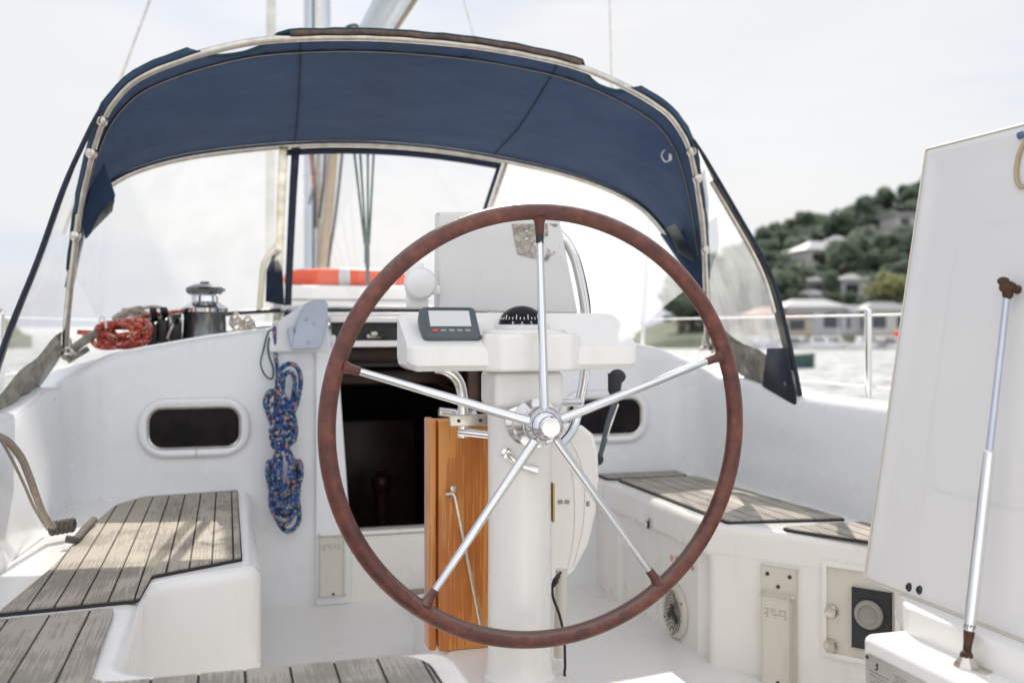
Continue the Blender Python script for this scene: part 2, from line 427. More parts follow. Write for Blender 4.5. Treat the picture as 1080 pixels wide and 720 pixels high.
# ---- starboard seat moulding
planR = fillet([(1.2,YB+.02,0),(.66,YB+.02,0),(.66,.43,.055),(1.03,-.07,.03),(1.2,-.07,0)], .04)
b = MB(); b.prism([(p.x, p.y, .295) for p in planR], (0,0,.097), bev=.022, seg=4, angle=40); b.build('starboard_seat', M['gelw'], yacht, wn=True)
b = MB()
b.prism([(1.2,YB,0),(.685,YB,0),(.685,.52,0),(.71,.50,0),(.71,.44,0),(1.2,.44,0)], (0,0,.30))
b.prism([(p.x, p.y, 0) for p in fillet([(1.19,.42,0),(.715,.475,.01),(.664,.43,.05),(1.03,-.07,.03),(1.19,-.07,0)], .04)], (0,0,.32))
b.prism([(.69,1.25,0),(.672,1.235,0),(.672,1.10,0),(.69,1.085,0)], (0,0,.297))
b.build('seat_front', M['gelw'], yacht, wn=True)
teak_panel('seat_teak', fillet([(.705,1.175,.01),(.705,.385,.02),(1.045,.335,.01),(1.0,1.175,.05)], .02), zs, yacht, mat='teakg', pitch=.05)
teak_panel('seat_teak', fillet([(.675,1.31,0),(.675,1.20,.02),(.99,1.20,.03),(.99,1.31,0)], .02), zs, yacht, mat='teakg')
teak_panel('seat_teak', fillet([(.79,.285,.03),(1.06,.285,0),(1.09,-.06,0),(1.0,-.06,.03)], .02), zs, yacht, mat='teakg')

# ---- coamings, bulkhead ribbon
def zt(x):   # top of the bulkhead by |x|
    a = abs(x); T = [(0,.935),(.47,.93),(.68,.902),(.96,.850),(1.06,.815),(1.10,.79),(1.3,.74)]
    for (x0, z0), (x1, z1) in zip(T, T[1:]):
        if a <= x1: return z0+(z1-z0)*(a-x0)/(x1-x0)
    return T[-1][1]
def ribbon(side, xin):
    sg = side; path = []
    for i in range(9): x = xin+(.92-xin)*i/8; path.append((sg*x, YB, zt(x), 0.0))
    for i in range(1, 9):     # corner fillet
        a = R(90*i/8); cx, cy, r = .93, YB-.14, .14
        path.append((sg*(cx+r*math.sin(a)), cy+r*math.cos(a), zt(cx+r*math.sin(a))-(.055*i/8), .02*i/8))
    for i in range(1, 26):
        y = YB-.14-(i/25)*3.9; t = min(1, i/3)
        path.append((sg*(1.07+.012*t+.006*i/25), y, (.78-.06*t)-.02*i/25, .02+.02*t))
    return path
for side, xin, nm in ((-1, .245, 'port'), (1, .305, 'starboard')):
    path = ribbon(side, xin); rows = []
    N = len(path)
    for i, (x, y, z, lean) in enumerate(path):
        a = Vector(path[max(i-1,0)][:2]); c = Vector(path[min(i+1,N-1)][:2]); t = (c-a).normalized()
        out = Vector((-t.y, t.x)) if side < 0 else Vector((t.y, -t.x))
        out = -out if out.dot(Vector((side*.2, .6 if i < 9 else 0))) < 0 else out
        P = Vector((x, y)); row = []
        for (dz, do) in ((None, -.015 if False else 0), (.42, 0), (.55, .004), (z-.05, lean*.7), (z-.02, lean*.8+.003), (z-.006, lean*.8+.010), (z, lean+.026), (z+.001, lean+(.055 if i < 11 else .10)), (z-.045, lean+(.06 if i < 11 else .22))):
            zz = (0.0 if i < 14 else .3) if dz is None else min(dz, z-.05) if dz < .56 else dz
            q = P+out*do; row.append(Vector((q.x, q.y, zz)))
        rows.append(row)
    b = MB(); b.grid(rows); b.build('bulkhead_and_coaming', M['gelc'], yacht, wn=False, sharp=50)
# side decks, topsides
for sg in (-1, 1):
    ys = [-3.3+.5*i for i in range(28)]; rows = []
    def half(y): return max(.03, 1.72-.028*max(0, y-1)**2.05)
    for y in ys:
        h = half(y); w = min(1.25, h*.7)
        if y < YB+.1: w = 1.24
        rows.append([Vector((sg*x, y, z)) for x, z in ((w, .70 if y < YB+.1 else .45), (max(w, min(w+.05, h-.05)), .47), (max(w, h-.06), .45), (h, .49), (h+.01, .38), (h-.02, -.2), (h*.93, -1.12))])
    b = MB(); b.grid(rows); b.build('side_deck', M['gel'], yacht, sharp=40)
b = MB(); b.box((0,-3.1,-.2),(3.3,.1,1.4)); b.build('transom', M['gel'], yacht)
# ---- companionway panels
CX0, CX1 = -.245, .305
b = MB()
b.box((.03, YB+.02, .111), (.55, .04, .222)); b.box((.03, YB+.028, .232), (.55, .07, .014), bev=.004)
b.build('companionway_sill', M['gelw'], yacht, smooth=True)
b = MB()
b.prism([(-.245,YB-.002,.0),(-.222,YB-.018,.0),(-.206,YB+.002,.0)], (-.028,0,.93)) if False else None
# left jamb leans: narrower at the foot
b.prism([(-.325,YB-.016,.0),(-.208,YB-.016,.0),(-.208,YB-.016,.232),(-.252,YB-.016,.86),(-.258,YB-.016,.905),(-.325,YB-.016,.905)], (0,.05,0), bev=.006)
b.build('companionway_jamb', M['gelc'], yacht, wn=True); b = MB()
b.prism([(.262,YB-.016,.0),(.345,YB-.016,.0),(.345,YB-.016,.905),(.305,YB-.016,.905),(.285,YB-.016,.86)], (0,.05,0), bev=.006)
b.build('companionway_jamb', M['gelc'], yacht, wn=True)
# cabin interior seen through the opening
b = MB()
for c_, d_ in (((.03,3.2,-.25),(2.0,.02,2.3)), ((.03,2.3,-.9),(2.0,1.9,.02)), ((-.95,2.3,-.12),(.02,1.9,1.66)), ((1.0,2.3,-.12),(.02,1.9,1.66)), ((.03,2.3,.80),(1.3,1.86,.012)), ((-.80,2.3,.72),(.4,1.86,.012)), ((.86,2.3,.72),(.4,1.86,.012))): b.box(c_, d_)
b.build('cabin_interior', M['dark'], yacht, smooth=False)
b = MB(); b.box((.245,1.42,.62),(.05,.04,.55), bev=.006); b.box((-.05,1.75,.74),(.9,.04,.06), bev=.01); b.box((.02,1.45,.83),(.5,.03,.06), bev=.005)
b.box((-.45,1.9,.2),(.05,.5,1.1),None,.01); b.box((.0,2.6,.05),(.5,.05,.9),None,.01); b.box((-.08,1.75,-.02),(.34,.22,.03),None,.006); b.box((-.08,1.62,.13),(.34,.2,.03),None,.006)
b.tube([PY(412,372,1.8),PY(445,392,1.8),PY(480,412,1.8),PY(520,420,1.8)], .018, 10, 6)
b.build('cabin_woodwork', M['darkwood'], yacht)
b = MB(); b.tube([(.03,2.2,-.1),(.03,2.2,.22)], .03, 12); b.ell((.03,2.2,.26),(.045,.045,.05)); b.build('cabin_fitting', M['darkwood'], yacht)
# sliding hatch garage: stacked white and dark slats above the opening
zq = PY(400, 363, YB-.02).z
b = MB(); b.box((.03, YB-.005, .874), (.60, .05, .022), bev=.005); b.build('hatch_sill', M['gel'], yacht, wn=True)
b = MB(); b.box((.03, YB+.03, .915), (.60, .06, .062)); b.tube([(-.16,YB-.012,.903),(-.08,YB-.03,.903)], .007, 8); b.build('hatch_runner', M['black'], yacht)
b = MB(); b.box((-.13, YB-.016, .900), (.05, .012, .014), bev=.004); b.box((-.13, YB-.022, .908), (.024, .016, .016), bev=.005); b.build('hatch_latch', M['steelb'], yacht)
b = MB(); b.box((.03, YB+.03, .955), (.62, .12, .018), bev=.005); b.box((.03, YB+.55, .972), (.66, .9, .02), bev=.006)
b.build('sliding_hatch', M['gel'], yacht, wn=True)
b = MB(); b.box((.03, YB+.60, .990), (.70, .9, .016), bev=.003); b.build('hatch_seal', M['black'], yacht, wn=True)
b = MB(); b.box((.03, YB+1.0, 1.004), (.86, 1.2, .016), bev=.006); b.build('hatch_garage', M['gel'], yacht, wn=True)
# coachroof
rows = []
for i in range(22):
    y = YB+.10+i*.20; t = (y-YB)
    wd = 1-.035*t
    row = [Vector((-1.19*wd, y, .44))]
    for x in (-1.15,-1.10,-1.06,-.97,-.75,-.47,-.2,.03,.2,.47,.75,.97,1.06,1.10,1.15):
        row.append(Vector((x*wd, y, (zt(x) if abs(x) < 1.1 else .74 if abs(x) < 1.14 else .64)+.018*t - .042)))
    row.append(Vector((1.19*wd, y, .44))); rows.append(row)
last = rows[-1]; rows.append([Vector((p.x*.9, p.y+1.6, .44 + (p.z-.44)*.05)) for p in last])
b = MB(); b.grid(rows); b.build('coachroof', M['gelc'], yacht, sharp=60)
# fore deck
b = MB(); b.face([(-1.5,3.5,.448),(1.5,3.5,.448),(1.2,6,.448),(.3,9.4,.448),(-.3,9.4,.448),(-1.2,6,.448)]); b.build('foredeck', M['gel'], yacht)
# dark trim line where the dodger meets the roof
b = MB(); b.tube([PY(228,332,1.9),PY(262,329,1.95),PY(300,327,2.1)], .009, 8, 5)
b.build('roof_track', M['black'], yacht)
# ---- portholes on the bulkhead
def rrect(cx, cz, w, h, r, n=6):
    out = []
    for (sx, sz, a0) in ((1,1,0),(-1,1,90),(-1,-1,180),(1,-1,270)):
        for k in range(n+1):
            a = R(a0+90*k/n); out.append((cx+sx*(w/2-r)+r*math.cos(a), cz+sz*(h/2-r)+r*math.sin(a)))
    return out
for sg in (-1, 1):
    cx = sg*.709; cz = .605
    rings = []
    for (w, h, r, yy) in ((.345,.190,.085,-.001),(.342,.187,.084,-.010),(.325,.170,.078,-.015),(.300,.146,.055,-.014),(.288,.134,.045,-.010),(.284,.130,.043,.004)):
        rings.append([Vector((x, YB+yy, z)) for x, z in rrect(cx, cz, w, h, r)])
    b = MB(); b.grid(rings, closed=True); f = b.build('porthole', M['grey_box'] if False else M['gelc'], yacht)
    b = MB(); rg = [[Vector((x, YB+yy, z)) for x, z in rrect(cx, cz, w, h, r)] for (w, h, r, yy) in ((.290,.136,.046,-.0125),(.286,.132,.044,-.016),(.276,.122,.040,-.012),(.276,.122,.040,-.004))]
    b.grid(rg, closed=True); b.build('window_frame', M['steelb'], f)
    b = MB(); b.face([Vector((x, YB-.005, z)) for x, z in rrect(cx, cz, .277, .123, .04)]); b.build('window_pane', M['smoke'], f, smooth=False)
    b = MB(); b.box((cx+.005, YB-.011, cz-.075), (.0015,.01,.035)); b.build('frame_joint', M['printl'], f, smooth=False)
# ---- cream table-leg brackets (one on each side)
def bracket(O, ux, uz, nn, w, h):
    O = Vector(O)
    r = Matrix((ux, nn, uz)).transposed()
    b = MB(); b.box(O+uz*(h/2)+nn*.004, (w*1.05, .008, h*1.04), r, .003)
    b.box(O+uz*(h*.40)+nn*.014, (w*.86, .022, h*.76), r, .007)
    o = b.build('folding_bracket', M['bracket'], yacht)
    b = MB()
    for (a, c) in ((-.34,.95),(.32,.95),(-.02,.85)):
        b.lathe([(.005,0),(.005,.003),(.003,.005)], O+ux*(w*a)+uz*(h*c)+nn*.008, nn, 12); b.build('screw', M['rust'], o); b = MB()
    b.lathe([(.005,0),(.005,.004),(.003,.006)], O+ux*(w*.05)+uz*(h*.03)+nn*.025, nn, 12)
    b.build('screw', M['rust'], o)
    random.seed(3); b = MB()
    for k in range(4):
        for j in range(9):
            if random.random() < .8: b.box(O+ux*(w*(-.34+.075*j))+uz*(h*(.66-.022*k))+nn*.0255, (w*.055, .0006, h*.007*random.random()+.0008), r)
    b.build('moulded_lettering', M['printl'], o, smooth=False)
    return o
n0 = Vector((0,-1,0))
p0 = PY(334, 629, YB); p1 = PY(364, 545, YB)
bracket(((p0.x+p1.x)/2, YB-.001, p0.z+.004), Vector((1,0,0)), UP, n0, abs(p1.x-p0.x), abs(p1.z-p0.z))
DA = Vector((.66,.43,0)); DB = Vector((1.03,-.07,0)); du = (DB-DA).normalized(); dn = Vector((du.y, -du.x, 0))
if dn.x > 0: dn = -dn
def PD(px, py, off=0): return PN(px, py, DA+dn*off, dn)
p0 = PD(805,720); p1 = PD(843,614)
bracket((p0+PD(841,720))/2*1.0+dn*.0, du, UP, dn, (PD(841,650)-PD(806,650)).length, .30)
# shallow moulded recess rib beside the bracket
# ---- shore power recess
q = [PD(873,596), PD(873,686), PD(946,712), PD(946,612)]
uu = (q[3]-q[0]).normalized(); 
def ondiag(s, z, off): return Vector((q[0].x+du.x*s, q[0].y+du.y*s, z))+dn*off
ztop, zbot = q[0].z, q[1].z; L = (Vector((q[2].x,q[2].y))-Vector((q[0].x,q[0].y))).length
b = MB()
def frame(s0, s1, z0, z1, off0, off1, wd):
    o_ = [(s0,z0),(s1,z0),(s1,z1),(s0,z1)]; i_ = [(s0+wd,z0+wd),(s1-wd,z0+wd),(s1-wd,z1-wd),(s0+wd,z1-wd)]
    A = [ondiag(s, z, 0.0) for s, z in o_]; B = [ondiag(s, z, off1) for s, z in o_]; C = [ondiag(s, z, off1) for s, z in i_]; D = [ondiag(s, z, 0.002) for s, z in i_]
    b.grid([A, B, C, D], closed=True)
frame(-.012, L+.01, zbot-.012, ztop+.012, 0, .010, .012)
b.build('power_panel_frame', M['gelw'], yacht)
b = MB(); b.prism([ondiag(s, z, .001) for s, z in ((0,zbot),(L,zbot),(L,ztop),(0,ztop))], dn*.002); pan = b.build('power_panel', M['bracket'], yacht, smooth=False)
a0 = PD(901,616); a1 = PD(941,630); a2 = PD(901,678)
b = MB(); rr_ = Matrix((du, dn, UP)).transposed()
cpt = (a0+PD(941,690))/2; b.box(cpt+dn*.008, ((a1-a0).length, .014, abs(a0.z-a2.z)), rr_, .002); blk = b.build('socket_plate', M['rubber'], pan)
cc = PD(919,646); b = MB(); b.lathe([(.034,.014),(.036,.022),(.033,.028),(.025,.030),(.022,.024),(.010,.022)], cc, dn, 28); b.build('socket_cover', M['printl'], blk)
for (x, y) in ((879,643),(878,679)):
    c_ = PD(x, y); b = MB(); b.lathe([(.011,0),(.0155,.004),(.0165,.018),(.014,.022),(.006,.023)], c_, dn, 24); b.build('breaker_button', M['steelb'], pan)
# ---- speaker/vent grille on seat front
XV = .684
vc = PX(713, 643, XV); b = MB(); b.lathe([(.082,0),(.082,.006),(.076,.011),(.060,.011),(.058,.006)], vc, (-1,0,0), 40); vent = b.build('air_vent', M['bracket'], yacht)
b = MB()
for k in range(-5, 6):
    zz = k*.0105; hw = math.sqrt(max(0, .056**2-zz*zz))
    ppts = [vc+Vector((-.013, hw*t, zz+.012*math.cos(t*2.2)-.006)) for t in [-1+.2*i for i in range(11)]]
    b.tube(ppts, .0013, 6)
b.box(vc+Vector((-.013,.012,-.004)), (.004,.014,.05), Matrix.Rotation(.6, 3, 'X')); b.box(vc+Vector((-.013,-.012,-.018)), (.004,.04,.016), Matrix.Rotation(.5, 3, 'X'))
b.build('vent_slots', M['black'], vent)
b = MB()
for a in (30, 150, 270, 330):
    b = MB(); b.lathe([(.004,0),(.004,.002)], vc+Vector((-.010, .069*math.cos(R(a)), .069*math.sin(R(a)))), (-1,0,0), 10); b.build('screw', M['rust'], vent)
# ---- seat locker latch
lc = PX(685, 552, .659); b = MB(); b.lathe([(.020,0),(.020,.004),(.016,.006),(.013,.003)], lc, (-1,0,0), 24); lk = b.build('locker_latch', M['chrome'], yacht)
b = MB(); b.box(lc+Vector((-.004,0,-.003)),(.006,.012,.024), None, .002); b.build('keyhole', M['black'], lk)
# red stencil letters UP .. N
tp = PX(707, 591, .6815)
text_mesh('U', .026, tp, (0,-1,0), UP, 'stencil_letter', M['red'], yacht); text_mesh('P', .026, PX(712.5, 592.5, .6815), (0,-1,0), UP, 'stencil_letter', M['red'], yacht)
text_mesh('N', .022, PX(728.5, 600.5, .6815)+Vector((0,0,0)), (0,-1,0), UP, 'stencil_letter', M['red'], yacht)

# ---- starboard helm locker with ledge and data plate
LX = .50
b = MB()
b.prism([(p.x, p.y, 0) for p in fillet([(LX,-.495,.03),(LX,-2.9,0),(1.12,-2.9,0),(1.12,-.495,.02)], .02)], (0,0,.372), bev=.012, seg=3, angle=40)
b.prism([(p.x, p.y, .36) for p in fillet([(.582,-.52,.05),(.582,-2.88,0),(1.10,-2.88,0),(1.10,-.38,0),(.66,-.38,.03)], .05)], (0,0,.062), bev=.008, seg=3, angle=40)
b.build('helm_locker', M['gel'], yacht, wn=True)
pa = PX(915, 690, LX-.001); pb = PX(975, 716, LX-.001)
wid = abs(pb.y-pa.y); hp = .11
b = MB(); b.box((LX-.0015, (pa.y+pb.y)/2, pa.z+.004-hp/2), (.003, wid+.008, hp), None, .001); pl = b.build('data_plate', M['labelp'], yacht)
b = MB()
for (dy, dz) in ((-.002,-.003),(-wid+.002,-.003),(-.002,-hp+.008),(-wid+.002,-hp+.008)): b.lathe([(.0035,0),(.0035,.002)], (LX-.003, pa.y+dy, pa.z+dz), (-1,0,0), 12)
b.build('rivet', M['print'], pl)
xs = LX-.0036
b = MB()   # small sailing-boat mark: hull hook and mast
y0 = pa.y-.030; z0 = pa.z-.011
b.tube([(xs,y0-.001,z0+.006),(xs,y0-.0015,z0-.001),(xs,y0,z0-.006),(xs,y0+.005,z0-.0065)], .0011, 6, 3); b.tube([(xs,y0,z0+.004),(xs,y0+.003,z0+.0)], .0009, 6)
b.build('plate_emblem', M['print'], pl)
b = MB(); random.seed(11)
for row in range(12):
    zz = pa.z-.024-row*.0065
    for col0, cw in ((.010,.055),(.075,.045)):
        y = col0
        while y < col0+cw-.01:
            w = .004+random.random()*.009
            if random.random() < .85 and y+w < wid: b.box((xs, pa.y-y-w/2, zz), (.0006, w, .0013))
            y += w+.0025
for row in range(3): b.box((xs, pa.y-.095, pa.z-.010-row*.005), (.0006,.032,.001))
b.build('plate_text', M['printl'], pl, smooth=False)

# ================================================================== LOCKER LID with gas strut
P0 = Vector((.626,-.335,.425)); ud = Vector((.147,0,.869)).normalized(); nl = Vector((-ud.z,0,ud.x))
lid = thing('locker_lid', (.626,-.7,.425), 'large white locker lid propped wide open beside the wheel, rusty gas strut on it', 'locker lid')
def PL(px, py, off=0): return PN(px, py, P0+nl*off, nl)
Hh = .882
def lp(s, h, off): return Vector((P0.x, P0.y-s, P0.z))+ud*h+nl*off
def shell(s0, s1, h0, h1, r, off):
    return [lp(s_, h_, off) for s_, h_ in [(p.x, p.y) for p in fillet([(s0,h0),(s1,h0),(s1,h1),(s0,h1)], r, 4)]]
b = MB(); WD = .74
seq = [shell(.012,WD-.012,.012,Hh-.012,.006,-.040), shell(0,WD,0,Hh,.006,-.030), shell(0,WD,0,Hh,.006,-.002), shell(.004,WD-.004,.004,Hh-.004,.006,.001),
       shell(.016,WD-.016,.016,Hh-.016,.006,.0012), shell(.03,WD-.03,.04,Hh-.03,.02,-.002), shell(.055,WD-.055,.10,Hh-.07,.03,-.004), shell(.12,WD-.1,.20,Hh-.17,.05,-.004), shell(.125,WD-.105,.205,Hh-.175,.05,-.007)]
vv = b.grid(seq, closed=True); b.bm.faces.new(vv[0]); b.bm.faces.new(vv[-1])
b.build('lid_panel', M['lid'], lid, sharp=60, wn=True)
b = MB(); e = shell(-.001,WD+.001,-.001,Hh+.001,.006,-.001); b.tube(e, .0032, 6, closed=True); b.build('edge_trim', M['cream'], lid)
b = MB()
for (x, y) in ((960,619),(971,622)): b.lathe([(.0085,-.008),(.0085,.003),(.005,.007)], PL(x,y,-.002), nl, 16)
b.build('bolt', M['black'], lid)
hc = PL(1082, 172, .001); b = MB()
b.tube([hc+Vector((0,-1,0))*(.022*math.cos(R(a)))+ud*(.044*math.sin(R(a))) for a in range(0,360,15)], .004, 8, closed=True); b.build('hole_rim', M['tan'], lid)
b = MB(); b.lathe([(.006,0),(.008,.004),(.005,.008)], PL(1078,143,0), nl, 14); b.build('lid_snap', M['boatb'], lid)
# strut
top = PL(1063, 303, .016); bot = PZ(1019, 694, .386)
mid = top.lerp(bot, .462); rust = top.lerp(bot, .93)
b = MB(); b.tube([top, mid], .0062, 12); st = b.build('strut_rod', M['gasrod'], lid)
b = MB(); ax = (bot-top).normalized(); b.tube([mid-ax*.004, mid, mid+ax*.03, mid+ax*.035, rust-ax*.03, rust], [.006,.0092,.0098,.0100,.0100,.009], 18); b.build('strut_cylinder', M['steel'], lid)
b = MB(); b.tube([rust-ax*.01, rust+ax*.008, rust+ax*.02, bot], [.0095,.0085,.007,.0065], 12); b.ell(bot-ax*.004, (.011,.011,.011), 2); b.build('strut_end', M['rust'], lid); b = MB()
b.ell(top, (.015,.015,.012), 2); b.tube([top+nl*-.024, top+nl*.002], .008, 10); b.ell(top+Vector((-.004,.006,.011)), (.011,.010,.008), 2); b.ell(top+Vector((-.004,-.004,-.012)), (.009,.010,.010), 2); b.build('strut_joint', M['rust'], lid)
b = MB(); b.lathe([(.020,-.014),(.019,-.008),(.013,0),(.007,.008)], bot, (0,0,1), 7); b.box(bot+Vector((.008,-.012,-.013)), (.030,.05,.003), Matrix.Rotation(.4,3,'Z')); b.build('strut_base', M['steelb'], lid)

# ================================================================== STEERING WHEEL
HY = -.165; HZ = .93-103/1050*2.0
hub = Vector((0, HY, HZ)); WR = .4285
wheel = thing('steering_wheel', hub, 'big five-spoke steering wheel with brown leather rim and polished steel spokes', 'steering wheel')
b = MB(); b.tube([hub+Vector((WR*math.cos(2*math.pi*k/128), 0, WR*math.sin(2*math.pi*k/128))) for k in range(128)], .0172, 20, closed=True)
rim = b.build('rim', M['rim'], wheel)
b = MB()   # hand stitching on the inner side
for k in range(420):
    a = 2*math.pi*k/420; c_ = hub+Vector((math.cos(a)*(WR-.0166), -.0055, math.sin(a)*(WR-.0166)))
    t = Vector((-math.sin(a),0,math.cos(a))); d_ = (Vector((0,1,0))*.9+t*.45).normalized()
    b.tube([c_-d_*.0035, c_+d_*.0035], .0007, 4)
b.build('stitching', simple('waxed_thread', (.09,.04,.03), .8), rim)
for k in range(5):
    a = R(91+72*k); d = Vector((math.cos(a), 0, math.sin(a)))
    b = MB(); s0 = hub+d*.028+Vector((0,-.012,0)); s1 = hub+d*(WR-.040); b.tube([s0, s0.lerp(s1,.08), s1], [.0105,.0100,.0070], 18); sp = b.build('spoke', M['chrome'], wheel)
    b = MB(); e0 = hub+d*(WR-.046); e1 = hub+d*(WR-.012)
    b.tube([e0, e0+d*.003, e0+d*.018, e1-d*.007, e1], [.0080,.0092,.0095,.0120,.0165], 16); b.build('leather_cuff', M['rim'] if k else M['rim'], sp)
    if k == 0:
        b = MB(); b.tube([hub+d*(WR-.064), hub+d*(WR-.044)], .0080, 16); b.build('king_spoke_mark', M['black'], sp)
b = MB(); b.lathe([(.020,.045),(.030,.040),(.036,.020),(.040,.004),(.040,-.006),(.037,-.020),(.030,-.033),(.022,-.040),(.0215,-.043),(.0215,-.050),(.019,-.053),(.006,-.054)], hub, (0,1,0), 40)
b.build('hub', M['chrome'], wheel)
b = MB(); b.lathe([(.0175,0),(.0175,-.0012),(.004,-.0014)], hub+Vector((0,-.0532,0)), (0,1,0), 28); b.build('hub_cap', M['steel'], wheel)
b = MB(); b.lathe([(.050,.0),(.050,.006),(.028,.012),(.024,.06)], hub+Vector((0,.045,0)), (0,1,0), 32); b.build('shaft_boss', M['steel'], wheel)

# ================================================================== BINNACLE PEDESTAL
ped = thing('steering_pedestal', (0,0,0), 'white steering pedestal column with winged instrument pod behind the wheel', 'pedestal')
b = MB(); b.lathe([(.078,.168),(.078,.182),(.0715,.19),(.069,.22),(.068,.60),(.070,.78),(.070,.845)], (0,0,0), (0,0,1), 48); b.build('column', M['pod'], ped)
b = MB(); b.prism([(p.x,p.y,0) for p in fillet([(-.13,-.12),(.10,-.12),(.14,.12),(.12,.75),(-.10,.75),(-.12,.1)], .03)], (0,0,.17), bev=.018, angle=40); b.build('foot_plinth', M['sole'], ped, wn=True)
b = MB(); b.box((-.002,-.02,.80), (.15,.13,.075), None, .012); b.build('collar', M['pod'], ped, wn=True)
# winged pod: sections lofted along X
secs = []
def podsec(x, yf, yb, zb, zf, zt_, inset):
    return [Vector((x, yf+inset, zb)), Vector((x, yf-.003, zb+.012)), Vector((x, yf, zf-.008)), Vector((x, yf+.010, zf+.003)), Vector((x, yb-.012, zt_-.001)), Vector((x, yb, zt_-.010)), Vector((x, yb, zb+.02)), Vector((x, yb-.02, zb))]
for x, k in ((-.262,.9),(-.255,.4),(-.243,0),(-.10,0),(.09,0),(.212,0),(.226,.25),(.234,.8)):
    s_ = podsec(x, -.105, .045, .841, .893, .962, .01); c_ = Vector((x, -.03, .905))
    if k: s_ = [c_+(p-c_)*(1-k*.22) for p in s_]
    secs.append(s_)
b = MB(); vv = b.grid(secs, closed=True); b.bm.faces.new(vv[0]); b.bm.faces.new(vv[-1]); b.build('instrument_pod', M['pod'], ped, sharp=30, wn=True)
b = MB(); b.prism([(p.x,p.y,.839) for p in fillet([(-.105,-.10,0),(-.075,-.128,.02),(.075,-.128,.02),(.105,-.10,0),(.105,.04,0),(-.105,.04,0)], .02)], (0,0,.078), bev=.008, angle=40)
b.lathe([(.094,.905),(.096,.918),(.090,.924),(.080,.926)], (-.002,-.035,0), (0,0,1), 48); b.build('compass_housing', M['pod'], ped, wn=True)
b = MB(); b.lathe([(.060,.922),(.060,.934),(.052,.936)], (-.004,-.03,0), (0,0,1), 40); b.build('compass_ring', M['white_p'], ped)
b = MB(); b.lathe([(.052,.930)]+[(.050*math.cos(R(a)), .934+.042*math.sin(R(a))) for a in range(0,91,9)], (-.004,-.03,0), (0,0,1), 40); comp = b.build('compass_dome', M['smoke'], ped)
b = MB(); random.seed(5)
for k in range(36):
    a = 2*math.pi*k/36; r_ = .0475; L_ = .010 if k % 3 == 0 else .005
    b.tube([Vector((-.004+r_*math.cos(a), -.03+r_*math.sin(a), .946)), Vector((-.004+(r_-.002)*math.cos(a), -.03+(r_-.002)*math.sin(a), .946+L_))], .0011, 4)
b.build('compass_marks', M['white_p'], comp)
for i, ch in enumerate(('N','3','6','E')):
    a = R(-60-22*i); n_ = Vector((math.cos(a), math.sin(a), 0)); t_ = Vector((-n_.y, n_.x, 0))
    text_mesh(ch, .011, Vector((-.004,-.03,.9345))+n_*.0505-t_*.004, t_, UP, 'compass_letter', M['white_p'], comp)
# tall white plotter back plate with torn sticker
DYp = .115
c0, c1, c2, c3 = PY(462,328,DYp), PY(457,236,DYp), PY(589,222,DYp), PY(609,331,DYp)
c1 = PY(463,224,DYp); c3 = PY(610,331,DYp)
b = MB(); b.prism([c0, c1, c2, c3], (0,.05,.004), bev=.006); bp = b.build('display_housing', M['hous'], ped, wn=True)
b = MB(); b.prism([PY(x,y,DYp-.0025) for x, y in ((540,236),(588,236),(592,272),(575,275),(546,268))], (0,.0012,0)); b.build('sticker_residue', M['sticker'], bp, smooth=False)
b = MB(); 
cpt = PY(443,299,.10); b.lathe([(.012,.012),(.030,.010),(.036,0),(.036,-.008),(.030,-.018),(.014,-.023),(.003,-.024)], cpt, (.05,1,0), 32)
b.prism([PY(429,276,.105),PY(447,276,.105),PY(453,325,.105),PY(429,325,.105)], (0,.016,0), bev=.006); b.box(PY(459,306,.11),(.02,.02,.02),None,.003)
b.build('horn_speaker', M['white_p'], ped)
# stainless guard rail
b = MB()
b.tube([PY(589,246,.16),PY(598,256,.16),PY(607,276,.16),PY(615,312,.16),PY(618,345,.16),PY(617,392,.16),PY(610,430,.15),PY(604,452,.12),PY(590,470,.06)], .0115, 14, 6)
b.tube([PY(460,388,.10),PY(472,391,.10),PY(483,401,.10),PY(488,420,.10),PY(488,461,.10)], .0122, 14, 6)
b.tube([PY(484,455,.10),PY(520,459,.06)], .010, 14); b.tube([PY(463,434,.14),PY(482,436,.14),PY(500,437,.10)], .010, 14); b.tube([PY(578,425,.03),PY(596,424,.10),PY(611,424,.15)], .010, 14, 4)
b.build('guard_rail', M['steel'], ped)
b = MB(); b.tube([PY(601,257,.178),PY(610,276,.178),PY(618.5,312,.178),PY(620.5,335,.178)], .007, 10, 6); b.build('cable_sheath', M['black'], ped)
b = MB(); c_ = PY(497,443,.09); b.box(c_,(.10,.012,.026),None,.003); pb_ = b.build('table_bracket', M['steelb'], ped)
b = MB()
for dx in (-.03,.02): b.lathe([(.004,0),(.004,.003)], c_+Vector((dx,-.006,0)), (0,-1,0), 10)
b.build('screw', M['rust'], pb_)
# friction knob and shaft housing on the column
b = MB(); kn = PY(534,478,-.07); b.tube([kn, PY(548,490,-.075), PY(566,496,-.075)], [.007,.007,.010], 12, 4); b.lathe([(.012,0),(.012,.004),(.007,.006)], kn, (0,-1,0), 16)
b.lathe([(.052,.0),(.052,-.012),(.040,-.022)], Vector((0,-.062,HZ)), (0,1,0), 30); b.build('wheel_brake', M['steel'], ped)
b = MB(); b.box((.072,-.01,.55),(.004,.02,.085),None,.001); b.build('hinge_plate', simple('brass_plate', (.55,.40,.18), .35, .8), ped)
